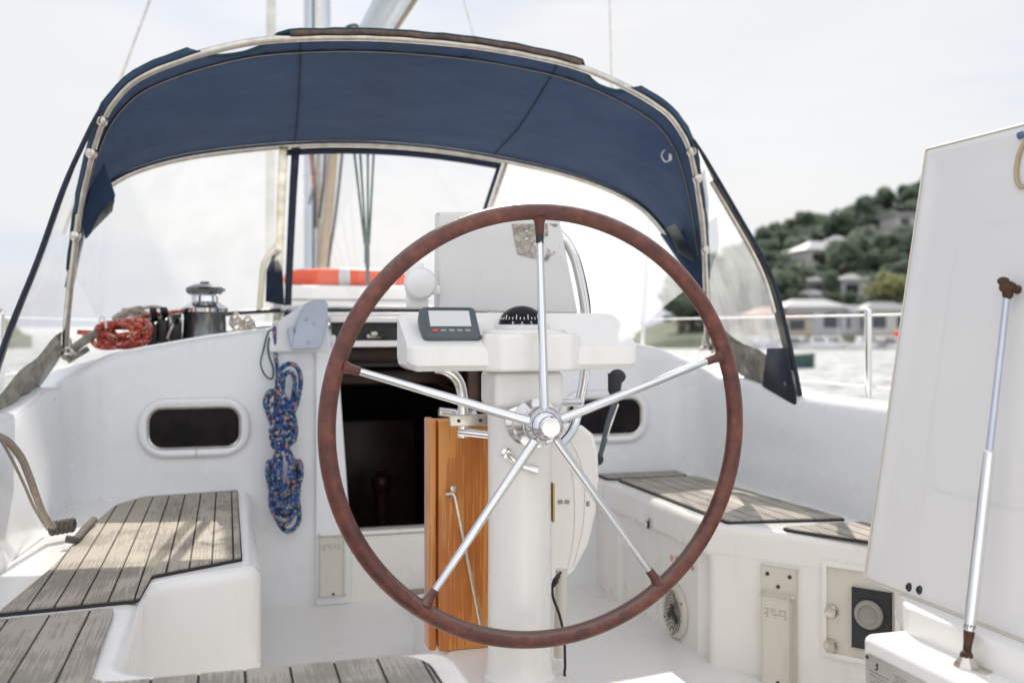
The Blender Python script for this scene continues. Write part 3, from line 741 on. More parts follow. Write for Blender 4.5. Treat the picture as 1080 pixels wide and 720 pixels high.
# lower post and black cord
b = MB(); b.tube([PY(592,600,.05),PY(590,692,.05)], .013, 12); b.build('cable_post', M['bracket'], ped)
b = MB(); b.tube([PY(592,603,.03),PY(584,612,.03),PY(583,628,.03),PY(590,648,.02),PY(595,672,.01),PY(596,700,.0),PY(597,722,-.02),(.11,-.10,.002)], .0032, 8, 6)
b.tube([PY(590,606,.03),PY(583,618,.03),PY(588,612,.02)], .004, 8, 4); b.build('power_cord', M['black'], ped)

# ---- plotter on the pod
fx = Vector((1,0,0)); tilt = math.atan2(.069,.15)
pv = thing('chart_display', (-.17,-.05,.92), 'small grey instrument display with pale screen on the left pod wing', 'instrument')
fr = Matrix.Rotation(tilt+R(30), 3, 'X')
def disp(x, y, z): return Vector((-.168,-.058,.934))+fr @ Vector((x, y, z))
b = MB(); outline = fillet([(-.058,-.040),(.062,-.040),(.058,.040),(-.060,.040)], .012, 4)
rowsd = [[disp(p.x*k, p.y*k, z) for p in outline] for k, z in ((.92,-.030),(1,-.024),(1.02,.0),(.97,.010),(.90,.012),(.86,.0095))]
vv = b.grid(rowsd, closed=True); b.bm.faces.new(vv[0]); b.bm.faces.new(vv[-1]); b.build('display_case', M['device'], pv, wn=True, sharp=45)
b = MB(); b.prism([disp(*p) for p in ((-.043,-.010,.0100),(.043,-.010,.0100),(.043,.029,.0100),(-.043,.029,.0100))], fr @ Vector((0,0,.0012))); b.build('screen', M['screen'], pv, smooth=False)
for i in range(5):
    b = MB(); b.box(disp(-.034+.017*i,-.0205,.0105),(.012,.006,.003),fr,.001); b.build('button', M['red'] if i == 0 else M['printl'], pv)
b = MB(); b.box(disp(.0,-.0412,-.008),(.014,.001,.005),fr); b.build('maker_mark', M['print'], pv)

# ================================================================== FOLDING TABLE
tab = thing('folding_table', (-.05,.25,.17), 'folded varnished wooden cockpit table standing in front of the pedestal', 'table')
TY = .22
xl = PY(463,500,TY).x; zt_ = PY(480,443,TY).z
b = MB(); b.prism([(xl,TY,.17),(.06,TY,.17),(.06,TY,zt_),(xl,TY,zt_)], (0,.026,0), bev=.004); b.build('leaf', M['varnish'], tab, wn=True)
b = MB(); b.prism([(xl-.003,TY+.012,.17),(xl-.003,TY+.075,.17),(xl-.003,TY+.075,zt_+.003),(xl-.003,TY+.012,zt_+.003)], (-.018,0,0), bev=.004); b.prism([(xl,TY+.04,.17),(.06,TY+.04,.17),(.06,TY+.04,zt_),(xl,TY+.04,zt_)], (0,.026,0), bev=.004)
b.build('side_rail', M['varnish'], tab, wn=True)
b = MB(); s0 = PY(470,521,TY-.018); s1 = PY(478,520,TY-.022); s2 = PY(508,664,TY-.02)
b.tube([s0, s1, s1+Vector((.004,0,-.01)), s2], .0042, 10, 0); b.lathe([(.009,0),(.007,.012),(.003,.02)], PY(477,521,TY), (0,-1,0), 14); b.box(PY(478,519,TY-.003),(.014,.006,.03),None,.002)
b.build('stay_rod', M['steelb'], tab)
b = MB()   # white moulded leaf on the starboard side
WY = .30
ol = [PY(x,y,WY) for x, y in ((578,447),(600,446),(616,449),(627,458),(632,476),(633,505),(630,540),(622,574),(607,602),(596,611),(578,612))]
b.prism(ol, (0,.05,0), bev=.014, seg=4, angle=60); wl = b.build('white_leaf', M['pod'], tab, wn=True)
b = MB()
for x, y in ((591,529),(598,529)): b.box(PY(x,y,WY-.001),(.012,.004,.010),None,.001)
b.box(PY(620,531,WY-.001),(.008,.004,.012),None,.001); b.build('finger_hole', M['printl'], wl)
b = MB(); b.tube([PY(587,455,WY-.001),PY(604,500,WY-.001),PY(606,560,WY-.001),PY(598,606,WY-.001)], .0022, 6, 6); b.tube([PY(596,452,WY-.001),PY(615,495,WY-.001),PY(616,550,WY-.001),PY(605,598,WY-.001)], .0022, 6, 6); b.build('moulded_rib', M['pod'], wl)
b = MB(); b.prism([PZ(431,629,.0),PZ(470,629,.0),PZ(470,664,.0),PZ(449,664,.0)], (0,0,.03), bev=.004); b.build('table_foot', M['teakg'], tab)

# ---- gripped lever
lev = thing('throttle_lever', tuple(PY(632,485,.40)), 'black gripped lever leaning beside the right porthole', 'lever')
b = MB(); b.tube([PY(649,394,.37),PY(648,412,.37),PY(650,421,.37)], [.020,.017,.010], 14); b.ell(PY(651,397,.37),(.024,.017,.020),2)
b.build('grip', M['rubber'], lev)
b = MB(); b.tube([PY(650,420,.37),PY(642,446,.385),PY(631,488,.40)], [.009,.009,.006], 10); b.build('shaft', M['device'], lev)
b = MB(); b.tube([PY(652,426,.365),PY(643,452,.378),PY(640,462,.385)], .003, 8); b.build('shaft_strip', M['steel'], lev)
b = MB(); b.ell(PY(632,484,.40),(.012,.010,.016),2); b.tube([PY(631,487,.40),PY(624,497,.36),PY(612,505,.34)], .006, 8, 4); b.build('lever_pivot', M['rubber'], lev)

# ================================================================== DODGER
dod = thing('spray_dodger', (0,1.27,.86), 'navy canvas spray dodger on steel hoops with clear vinyl windows', 'dodger')
hA = [(0.0, 1.7468), (0.159, 1.7437), (0.3187, 1.732), (0.4618, 1.7133), (0.5892, 1.6817), (0.7008, 1.6433), (0.7866, 1.6036), (0.8478, 1.5517), (0.8924, 1.4912), (0.9388, 1.3877), (0.9839, 1.2627), (1.0301, 1.0952), (1.0698, 0.9399), (1.085, 0.86)]
hF = [(0.0, 1.5855), (0.1751, 1.5797), (0.3522, 1.5621), (0.5328, 1.5338), (0.6813, 1.5019), (0.7973, 1.4645), (0.8895, 1.4206), (0.9579, 1.3671), (1.0049, 1.2902), (1.0379, 1.1919), (1.0642, 1.0983), (1.078, 1.05)]
def yA(z): return 1.25-.587*(z-.86)
def yF(z): return 1.27+(z-1.05)*.448
def shA(z): return -.080*max(0, z-.86)      # the bow sits slightly to port at its top
def shF(z): return -.143*max(0, z-1.05)
def mirror(h): return [(-x, z) for x, z in h[::-1]]+h[1:]
def resample(P, n):
    P = catmull(P, 8); L = [0]
    for a, c in zip(P, P[1:]): L.append(L[-1]+(c-a).length)
    out = []; j = 0
    for i in range(n):
        s_ = L[-1]*i/(n-1)
        while j < len(L)-2 and L[j+1] < s_: j += 1
        t = (s_-L[j])/max(1e-9, L[j+1]-L[j]); out.append(P[j].lerp(P[j+1], min(1, max(0, t))))
    return out
NA = 97
A_full = resample([Vector((x+shA(z), yA(z), z)) for x, z in mirror(hA)], 241)
A_roof = resample([Vector((x+shA(z), yA(z), z)) for x, z in mirror([p for p in hA if p[1] > 1.05])], NA)
F_roof = resample([Vector((x+shF(z), yF(z), z)) for x, z in mirror(hF)], NA)
b = MB(); b.tube(A_full, .0108, 14); b.build('aft_hoop', M['steelb'], dod)
b = MB(); b.tube(F_roof, .0120, 14); b.build('front_hoop', M['steelb'], dod)
for sg in (-1, 1):
    b = MB(); b.lathe([(.030,0),(.030,.008),(.018,.02),(.016,.05)], (sg*1.085, yA(.86), .845), (0,0,1), 18); b.build('hoop_foot', M['steelb'], dod)
    for z_ in (1.20, 1.42, 1.50):
        q_ = min(A_full, key=lambda a: abs(a.z-z_)+(9 if a.x*sg < 0 else 0)); b = MB(); b.ell(q_+Vector((0,-.006,0)), (.017,.017,.020), 2); b.build('hoop_fitting', M['steelb'], dod)
# canvas roof
def outw(i, arr):
    t = (arr[min(i+1, NA-1)]-arr[max(i-1, 0)]).normalized(); n_ = Vector((t.z, 0, -t.x)); 
    return n_ if n_.z > 0 or (abs(n_.z) < .05 and n_.x*arr[i].x > 0) else -n_
ROW = 26
def cut(i):    # windows sewn in the hem where the bare hoop shows
    x = A_roof[i].x; z = A_roof[i].z; c = 0
    for (x0, x1) in ((-.69,-.47), (.425,.60)):
        if x0 < x < x1 and z > 1.5: c = math.sin(math.pi*(x-x0)/(x1-x0))**.45
    return c
rows = []
for j in range(ROW):
    v = j/(ROW-1); row = []
    for i in range(NA):
        a = A_roof[i]+outw(i, A_roof)*.0145; f = F_roof[i]+outw(i, F_roof)*.014
        dirv = (f-a); L_ = max(.05, dirv.length); c = cut(i)
        v0 = (-.016 + .080*c)/L_
        if A_roof[i].z < 1.45: v0 = (-.008)/L_
        vv_ = v0+(1.0-v0)*v
        p = a+dirv*vv_
        fade = min(1, L_/.5)
        sag = -.030*math.sin(math.pi*max(0, min(1, vv_)))*fade + (.009*pnoise(Vector((i*.11, v*2.1, 3.3)))+.006*pnoise(Vector((i*.38, v*3.0, 9.1)))+.005*pnoise(Vector((i*.9, v*1.5, 1.1))))*math.sin(math.pi*v)**.6 + .004*pnoise(Vector((i*.8, v*9, 5)))*max(0, 1-v*4)
        p = p+outw(i, A_roof)*sag
        row.append(p)
    rows.append(row)
b = MB(); b.grid(rows); roof = b.build('canvas_roof', M['canvas'], dod, solid=.0025, sharp=180)
b = MB(); b.tube(rows[0], .0042, 6); b.build('hem_binding', M['teal'], roof)
for nm_, sel, mt_ in (('hoop_sleeve', lambda p: p.x < -.66 and p.z > 1.25, 'canvas'), ('hoop_sleeve', lambda p: -.47 < p.x < .43, 'hem'), ('hoop_sleeve', lambda p: p.x > .58 and p.z > 1.3, 'canvas')):
    ii = [i for i in range(NA) if sel(A_roof[i])]
    b = MB(); b.grid([[rows[0][i] for i in ii], [rows[0][i].lerp(A_roof[i], .45)+Vector((0,-.012,.003)) for i in ii], [A_roof[i]+Vector((0,-.0155,0))+outw(i, A_roof)*(.0035+.0015*math.sin(i*1.7)) for i in ii]]); b.build(nm_, M[mt_], roof, solid=.002, sharp=180)
# inner seam of the hoop pocket
def seamp(i):
    a = A_roof[i]+outw(i, A_roof)*.0145; f = F_roof[i]+outw(i, F_roof)*.014; L_ = max(.05, (f-a).length); v = min(.4, .085/L_)
    return a.lerp(f, v)+outw(i, A_roof)*(-.030*math.sin(math.pi*v)*min(1, L_/.5))
b = MB(); sm = []
for i in range(4, NA-4):
    p = rows[4][i] if True else 0; sm.append(seamp(i)-outw(i, A_roof)*.004+Vector((0,0,.0025*math.sin(i*2.7))))
b.tube(sm, .0042, 6, 3); b.build('pocket_seam', M['canvasd'], roof)
b = MB(); sm = [seamp(i)-outw(i, A_roof)*.0075+Vector((0,-.006,0)) for i in range(4, NA-4)]; b.tube(sm, .0016, 5); b.build('seam_stitch', M['printl'], roof)
for xx in (-.40, .36):
    i_ = min(range(NA), key=lambda i: abs(A_roof[i].x-xx)); b = MB(); b.tube([rows[j][i_]-outw(i_, A_roof)*.0035 for j in range(ROW)], .0022, 5); b.build('panel_seam', M['canvasd'], roof)
# small tie on the underside, starboard
b = MB(); tp_ = PY(707,158,.98); b.tube([tp_, tp_+Vector((0,0,-.035))], .006, 8); b.tube([tp_+Vector((-.02,0,.0)), tp_+Vector((-.032,0,-.02)), tp_+Vector((-.02,0,-.04)), tp_+Vector((0,0,-.035))], .0022, 6, 5); b.build('toggle', M['white_p'], roof)
# front hem below front hoop (navy band, centre)
bandrows = [[], []]
for i in range(NA):
    f = F_roof[i]
    if -.42 < f.x < .38 and f.z > 1.45:
        bandrows[0].append(f+Vector((0,.010,-.008))); bandrows[1].append(f+Vector((0,.024,-.030)))
b = MB(); b.grid(bandrows); b.build('front_hem', M['canvasd'], roof, solid=.004, sharp=180)
# front windows: from the front hoop down to the coachroof
def ground(p):
    x = max(-1.02, min(1.02, p.x*.97)); y = 2.30-.36*(abs(x)/1.0)**2.0
    return Vector((x, y, zt(x)+.018*(y-YB)-.03))
def winpanel(x0, x1, name, mat):
    idx = [i for i in range(NA) if x0 <= F_roof[i].x <= x1 and F_roof[i].z > 1.08]
    rr_ = []
    for j in range(15):
        v = j/14; r_ = []
        for i in idx:
            a = F_roof[i]+Vector((0,.006,-.006)); g = ground(F_roof[i]); p = a.lerp(g, v)
            p += Vector((0, 1, .5))*(.03*math.sin(math.pi*v))+Vector((0,1,0))*.010*pnoise(Vector((i*.3, v*4, x0)))
            r_.append(p)
        rr_.append(r_)
    b = MB(); b.grid(rr_); return b.build(name, mat, dod, sharp=180), rr_
wl_, rl = winpanel(-1.2, -.41, 'window_panel', M['vinyl'])
wc_, rc = winpanel(-.42, .38, 'window_panel', M['vinylc'])
wr_, rrw = winpanel(.37, 1.2, 'window_panel', M['vinylr'])
# navy zipped borders between panels
def strip(col, w, name, mat=M['canvasd'], flare=0):
    rws = [[], []]
    for k, p in enumerate(col):
        ww = w*(1+flare*max(0, (k/len(col)-.62))*4)
        rws[0].append(p+Vector((-ww,-.010,0))); rws[1].append(p+Vector((w,-.010,0)))
    b = MB(); b.grid(rws); return b.build(name, mat, dod, solid=.004, sharp=180)
colL = [r_[0] for r_ in rc]; colR = [r_[-1] for r_ in rc]
strip([p+Vector((.03,0,0)) for p in colL], .014, 'window_border', flare=.0); strip([p+Vector((-.012,-.008,0)) for p in colL], .016, 'zip_flap', M['vinylb'], 0)
strip(colR, .007, 'window_border'); b = MB(); b.tube([p+Vector((.024,-.012,0)) for p in colR], .011, 10); b.build('window_batten', M['steelb'], dod)
fl = [PY(x,y,2.0) for x, y in ((297,262),(287,270),(281,285),(280,318),(300,322))]
b = MB(); b.prism(fl, (0,.006,0)); b.build('corner_patch', M['canvasd'], dod, smooth=False)
b = MB(); b.tube([PY(x,y,1.98) for x, y in ((298,250),(290,262),(279,276),(276,300),(274,326))], .012, 8, 5); b.build('corner_binding', M['vinylb'], dod)
for nm, rw, m_ in (('bottom_border', rl[-1], M['olive']), ('bottom_border', rc[-1], M['olive']), ('bottom_border', rrw[-1], M['olive'])):
    b = MB(); b.grid([[p+Vector((0,-.012,.018)) for p in rw], [p+Vector((0,-.016,.0)) for p in rw]]); b.build(nm, m_, dod, solid=.003, sharp=180)
# side wings (raked aft edge down to the coaming)
for sg in (-1, 1):
    hoopz = lambda z_: min(A_full, key=lambda a: abs(a.z-z_)+(9 if a.x*sg < 0 else 0))
    top_ = hoopz(1.53).copy(); foot = Vector((sg*1.085, yA(.86), .86))
    aft = Vector((sg*1.13,.70,.70)) if sg > 0 else Vector((-1.19,.62,.68)); mid_ = Vector((sg*1.08,.80,1.10)) if sg > 0 else Vector((-1.08,.78,1.11))
    edge = catmull([top_+Vector((sg*.012,-.02,0)), top_.lerp(mid_,.5)+Vector((sg*.018,.0,0)), mid_, mid_.lerp(aft,.5)+Vector((sg*.008,0,0)), aft], 6)
    leg = [top_.lerp(foot, i/(len(edge)-1)) for i in range(len(edge))]
    # leg follows the hoop
    for k, p in enumerate(leg):
        q_ = min(A_full, key=lambda a: abs(a.z-p.z)+(9 if a.x*sg < 0 else 0)); leg[k] = Vector((q_.x+sg*.012, q_.y-.004, p.z))
    n = len(edge); W = 10; rws = []
    for j in range(W+1):
        v = j/W; rws.append([leg[k].lerp(edge[k], v)+Vector((sg*.012*math.sin(v*math.pi), .0, 0)) for k in range(n)])
    b = MB(); b.grid(rws); b.build('side_wing_window', M['vinylc'] if sg < 0 else M['vinylr'], dod, sharp=180)
    # borders: aft edge band, bottom band, navy hem
    bd = [[], []]
    for k in range(n):
        w_ = min(.3, .045/max(.02, (edge[k]-leg[k]).length)); bd[0].append(edge[k]+Vector((sg*.004,0,0))); bd[1].append(edge[k].lerp(leg[k], min(1, w_))+Vector((sg*.004,0,0)))
    b = MB(); b.grid(bd); b.build('wing_border', M['olive'], dod, solid=.002, sharp=180)
    b = MB(); b.tube([p+Vector((sg*.004,0,0)) for p in edge], [.003,.005]+[.007]*(n-2), 8); b.build('wing_hem', M['canvasd'], dod)
    a_, c_ = leg[-1], edge[-1]; bm_ = [[], [], []]
    for j in range(13):
        v = j/12; base = a_.lerp(c_, v)+Vector((sg*.006,0,-.012-.03*math.sin(v*math.pi)*(1 if sg < 0 else .4)))
        up = leg[-4].lerp(edge[-4], v) if sg > 0 else leg[-3].lerp(edge[-3], v)
        bm_[0].append(base+Vector((0,0,-.015))); bm_[1].append(base.lerp(up,.5)+Vector((-sg*.02*abs(math.sin(j*1.3)),0,0))); bm_[2].append(up+Vector((0,0,.006*math.sin(j*1.1))))
    b = MB(); b.grid(bm_); b.build('wing_skirt', M['olive'], dod, solid=.003, sharp=180)
    if sg > 0: b = MB(); b.face([edge[-1]+Vector((-sg*.012,-.002,-.02)), edge[-6]+Vector((-sg*.012,.0,0)), edge[-5].lerp(leg[-5],.24)+Vector((-sg*.012,0,0)), edge[-1].lerp(leg[-1],.34)+Vector((-sg*.014,0,-.02))]); b.build('corner_patch', M['canvasd'], dod, solid=.004)
    # brace from hoop fitting toward wing edge (starboard shows it best)
    if sg > 0: b = MB(); b.tube([edge[k].lerp(leg[k], min(.5, .03/max(.03, (edge[k]-leg[k]).length)))+Vector((sg*-.006,-.004,0)) for k in range(4, n-8)], .009, 10); b.build('wing_brace', M['steelb'], dod)
# folded canvas flaps hanging inside by the hoops
for sg, pts_, Yf in ((-1, ((100,168),(108,165),(121,205),(118,222),(98,242),(90,252),(86,236),(92,200)), 1.10), (1, ((744,178),(716,252),(698,246),(718,275),(733,298),(742,330),(747,290),(748,215)), 1.14)):
    b = MB(); b.prism([PY(x, y, Yf+.03*math.sin(i*1.9)) for i, (x, y) in enumerate(pts_)], (0,.02,0), bev=.003); b.build('hanging_flap', M['canvas'], dod)
b = MB(); b.prism([PY(x,y,1.07) for x, y in ((121,212),(116,224),(96,244),(104,228),(114,214))], (0,.006,0)); b.build('flap_vinyl', M['vinylb'], dod); b = MB(); b.prism([PY(x,y,1.11) for x, y in ((703,240),(712,236),(728,262),(733,276),(716,266))], (0,.006,0)); b.build('flap_vinyl', M['vinylb'], dod)

# ================================================================== ON THE COACHROOF
wp = PY(216, 357, 1.62)
wn_ = thing('sheet_winch', (wp.x, wp.y, zt(wp.x)), 'chrome self-tailing winch with dark drum on the port cabin top', 'winch')
wz = PY(216,357,1.62).z
def wh(py): return PY(216, py, 1.62).z-wz
sc = (PY(240,340,1.62)-PY(192,340,1.62)).length/2
b = MB(); b.lathe([(sc*1.0,-.02),(sc*1.0,0),(sc*.97,.01),(sc*.93,wh(333)),(sc*1.0,wh(329))], (wp.x,wp.y,wz), (0,0,1), 36); b.build('drum', M['gasdark'], wn_)
b = MB(); b.lathe([(sc*1.02,wh(329)),(sc*1.04,wh(325)),(sc*.8,wh(321)),(sc*.60,wh(318)),(sc*.58,wh(312)),(sc*.7,wh(310))], (wp.x,wp.y,wz), (0,0,1), 36); b.build('waist', M['chrome'], wn_)
b = MB(); b.lathe([(sc*.72,wh(310.5)),(sc*.84,wh(308)),(sc*.86,wh(305)),(sc*.80,wh(303)),(sc*.74,wh(302.5)),(sc*.5,wh(300)),(sc*.22,wh(299)),(sc*.2,wh(297))], (wp.x,wp.y,wz), (0,0,1), 12); b.box((wp.x+.045,wp.y-.03,wz+wh(306)),(.05,.03,.010)); b.build('self_tailer', M['gasdark'], wn_, sharp=20)
# red rope coil
def coil(name, cx, cy, n, rx, rz, Y, rad, mat, label, cat, seed, zoff=0):
    random.seed(seed); c0_ = PY(cx, cy, Y); t = thing(name, tuple(c0_), label, cat); 
    for k in range(n):
        a0 = random.uniform(-.35,.35); sx_ = rx*random.uniform(.65,1.05); sz = rz*random.uniform(.6,1.05); off = Vector((random.uniform(-.02,.03), random.uniform(-.05,.05), random.uniform(-.012,.012)))
        pts = []
        for j in range(12):
            a = 2*math.pi*j/12; x = sx_*math.cos(a); z = sz*math.sin(a)
            pts.append(c0_+off+Vector((x*math.cos(a0)-z*math.sin(a0), .02*math.sin(a*2+k), x*math.sin(a0)+z*math.cos(a0))))
        b = MB(); b.tube(pts, rad, 8, 5, closed=True); b.build('rope_loop', mat, t)
    return t
cr = coil('red_rope', 127, 351, 11, .085, .042, 1.46, .0075, M['redrope'], 'untidy coil of red rope beside the winch', 'rope', 4)
b = MB(); b.tube([PY(82,350,1.44),PY(100,351,1.42),PY(120,354,1.42),PY(147,350,1.42)], .0075, 8, 6); b.tube([PY(130,345,1.5),PY(150,334,1.6),PY(175,330,1.7),PY(195,328,1.75)], .0085, 8, 6)
b.tube([PY(88,352,1.44),PY(100,362,1.43),PY(118,366,1.42),PY(140,362,1.42),PY(156,357,1.43)], .0075, 8, 6)
b.build('rope_end', M['redrope'], cr)
rc_ = thing('rope_clutches', tuple(PY(170,358,1.6)), 'black rope clutches between red rope coil and winch', 'rope clutch')
for i, (x, y) in enumerate(((162,350),(173,346),(186,350))):
    b = MB(); c_ = PY(x, y, 1.62); b.box(c_,(.035,.16,.085),Matrix.Rotation(.15, 3, 'X'),.010); cl = b.build('clutch_body', M['black'], rc_)
    b = MB(); b.box(c_+Vector((.004,-.03,.055)),(.024,.13,.018),Matrix.Rotation(-.35+.2*i, 3, 'X'),.006); b.build('clutch_handle', M['rubber'], cl)
b = MB(); b.tube([PY(181,332,1.55),PY(182,342,1.53),PY(178,352,1.53),PY(176,357,1.53)], .005, 8, 5); b.build('line_tail', M['steelb'], rc_)
tr_ = thing('tan_rope_coil', tuple(PY(146,335,1.9)), 'small tan rope heap behind the red rope', 'rope')
random.seed(8); b = MB()
for k in range(7):
    c_ = PY(146+random.uniform(-14,14), 333+random.uniform(-5,4), 1.9); b.tube([c_+Vector((.05*math.cos(a), .03*math.sin(a), .022*math.sin(a+k))) for a in [j*.7 for j in range(9)]], .006, 7, 4, closed=True)
b.build('rope_loop', M['tanrope'], tr_)
ck = thing('deck_blocks', tuple(PY(252,345,1.5)), 'pair of small steel turning blocks right of the winch', 'deck block')
for x, y in ((249,339),(262,342)):
    b = MB(); c_ = PY(x,y,1.55); b.lathe([(.020,-.016),(.022,-.012),(.015,-.006),(.015,.006),(.022,.012),(.020,.016)], c_, (1,.3,.2), 20); b.tube([c_+Vector((0,0,-.03)), c_+Vector((.02,0,-.005)), c_+Vector((0,0,.028)), c_+Vector((-.02,0,0))], .005, 8, 5, closed=True); b.build('block', M['steelb'], ck)
b = MB(); b.tube([PY(67,376,1.3),PY(85,362,1.35),PY(100,352,1.4)], .014, 10, 4); b.tube([PY(72,380,1.28),PY(92,368,1.33)], .01, 8); 
o = b.build('stowed_tube', M['olive'], None); tag(o, 'short olive tube end beside the left hoop foot', 'tube')
b = MB(); b.tube([PY(104,342,1.35),PY(107,334,1.35),PY(111,338,1.35),PY(112,346,1.35)], .003, 7, 5); o = b.build('white_cord_loop', M['white_p'], None); tag(o, 'thin white cord loop above the red rope', 'cord')

# grey instrument cover on the bulkhead
gi = thing('instrument_cover', tuple(PY(326,345,1.26)), 'pale blue-grey instrument cover on bulkhead corner above the blue rope', 'instrument cover')
YG = 1.235
prof = [PY(x,y,YG) for x, y in ((307,368.5),(313,341),(319,326),(325,318.5),(333,316.5),(343,317),(346,320),(345,345),(338,367.5))]
b = MB(); b.prism(prof, (0,.075,0), bev=.005, angle=50); b.build('cover_body', M['grey_box'], gi, wn=True)
b = MB(); b.prism([PY(x,y,YG+.006) for x, y in ((303.5,347),(309,344),(313.5,366),(307.5,368.5))], (0,.05,0), bev=.004); b.build('cover_flange', M['grey_box'], gi)
b = MB()
for x, y in ((323,337),(331,341.5),(325,361)): b = MB(); b.lathe([(.0055,0),(.0055,.002),(.003,.004)], PY(x,y,YG), (0,-1,0), 14); b.build('screw', M['steelb'], gi)
# slope of the hatch surround beside it
b = MB(); b.prism([PY(x,y,1.30) for x, y in ((283,347),(300,334),(322,320),(332,318),(345,330),(350,372),(284,372))], (0,.05,0), bev=.01, angle=40); b.build('hatch_surround', M['gelc'], yacht, wn=True)

# ---- life raft box and lifebuoy
raft = thing('liferaft_case', (-.02,3.0,1.0), 'low white canister case under the orange lifebuoy on the cabin top', 'case')
b = MB(); b.box((-.02,3.08,1.055),(.72,.72,.15),None,.025); b.build('case_body', M['gel'], raft, wn=True)
b = MB(); b.box((-.02,3.08,1.06),(.725,.725,.008),None,.002); b.build('case_seam', M['printl'], raft)
lb = thing('lifebuoy', (-.02,3.08,1.17), 'orange lifebuoy ring with grey reflective bands lying on the white case', 'lifebuoy')
b = MB(); b.tube([Vector((-.02+.27*math.cos(R(a)), 3.08+.27*math.sin(R(a)), 1.172)) for a in range(0,360,6)], .045, 16, closed=True); b.build('ring', M['orange'], lb)
for a in (40, 130, 220, 262, 310):
    if a in (40,130,262,310): b = MB(); b.tube([Vector((-.02+.27*math.cos(R(a+d)), 3.08+.27*math.sin(R(a+d)), 1.172)) for d in (-5,-2.5,0,2.5,5)], .0468, 16); b.build('reflective_band', M['tape'], lb)
# ---- mast, boom, headsail, rigging
mast = thing('mast', (0,5.0,.98), 'pale grey alloy mast rising behind the dodger', 'mast')
b = MB(); b.lathe([(.092,0),(.092,13.5),(.05,13.6)], (0,5.0,.9), (0,0,1), 28); b.build('mast_tube', M['alu'], mast)
b = MB(); b.box((0,4.90,7.4),(.03,.02,12.6)); b.build('sail_track', M['steelb'], mast)
b = MB(); b.box((0,5.0,.93),(.3,.3,.06),None,.01); b.box((.0,4.88,2.27),(.06,.14,.12),None,.01); b.build('mast_step', M['steelb'], mast)
b = MB(); b.tube([(-1.02,5.0,5.6),(0,5.05,5.66),(1.02,5.0,5.6)], .022, 10); b.build('spreader', M['alu'], mast)
boom = thing('boom', (0,4.85,2.3), 'thick silver boom overhead running aft above the dodger', 'boom')
b = MB(); b.tube([(0,4.85,2.30),(.03,.6,2.19)], .068, 24); b.build('boom_tube', M['alud'], boom)
b = MB(); b.tube([(.055,4.8,2.255),(.085,.7,2.145)], .010, 8); b.build('boom_track', M['beige'], boom)
b = MB(); b.tube([PY(362,33,2.5),PY(368,28,2.5),PY(376,27,2.5),PY(377,33,2.5),PY(372,40,2.5)], .008, 8, 5); b.build('boom_tie', M['greenrope'], boom)
vg = thing('boom_vang', (0,4.9,1.1), 'beige rigid vang strut sloping from mast foot to the boom', 'vang')
b = MB(); b.tube([(.0,4.86,1.12),(.03,3.9,2.22)], [.030,.024], 12); b.build('vang_tube', M['beige'], vg)
ln = thing('halyards', (0,4.8,1.0), 'bundle of slack beige and red halyards hanging at the mast foot', 'rope')
for i, (xa, ya, xb, yb, mt) in enumerate(((349,150,336,285,'tanrope'),(355,150,341,285,'tanrope'),(337,150,326,215,'tanrope'),(362,150,345,285,'darkrope'),(328,155,333,240,'darkrope'),(327,160,331,230,'redrope'),(343,150,337,230,'darkrope'))):
    b = MB(); b.tube([PY(xa,ya,4.6),PY((xa+xb)/2+1.5,(ya+yb)/2,4.6),PY(xb,yb,4.7)], .016 if i < 2 else .010, 8, 5); b.build('halyard', M[mt], ln)
msh = thing('mainsheet_tackle', (.01,2.5,1.2), 'four dark green mainsheet lines meeting at a block above the cabin top', 'mainsheet')
for x in (374,380,388,394):
    b = MB(); a_ = PY(x,164,2.5); c_ = PY(387+(x-384)*.22,258,2.5); a2 = c_+(a_-c_)*((2.18-c_.z)/(a_.z-c_.z)); b.tube([a2, c_], .0055, 8); b.build('sheet_line', M['greenrope'], msh)
b = MB(); b.box(PY(387,268,2.5),(.022,.03,.09),None,.006); b.tube([PY(387,255,2.5),PY(388,300,2.5)], .010, 10); b.box(PY(388,322,2.5),(.04,.06,.05),None,.006); b.build('sheet_block', M['device'], msh)
jib = thing('furled_headsail', (-.24,7.2,.5), 'slim furled white headsail seen left of the mast', 'sail')
b = MB(); b.tube([(-.24,7.2,.45),(-.235,6.9,3.5),(-.23,6.5,9.5)], [.030,.040,.030], 12, 5); b.build('furled_sail', simple('sailcloth', (.66,.64,.58), .8), jib)
def wire(pts, lab, r_=.003, m_='steelb', nm='shroud', cat='rigging wire'):
    b = MB(); b.tube(pts, r_, 6); o = b.build(nm, M[m_], None); tag(o, lab, cat); return o
d1 = PY(115,116,2.7); d2 = PY(158,0,2.7); dd = (d2-d1); wire([d1-dd*1.1, d2+dd*3.0], 'thin wire shroud slanting up at the left of the dodger', .0055)
d1 = PY(645,80,2.9); d2 = PY(643,0,2.9); dd = (d2-d1); wire([d1-dd*2.9, d2+dd*5], 'near vertical wire shroud right of the wheel top', .0045)
d1 = PY(500,40,2.9); d2 = PY(489,0,2.9); dd = (d2-d1); wire([d1-dd*8.0, d2+dd*6], 'fine wire shroud above the middle of the dodger', .0035)
wire([(-.06,4.6,1.0),(-.055,4.7,14)], 'dark halyard wire running beside the mast', .008, 'device', 'halyard_wire', 'rigging wire')
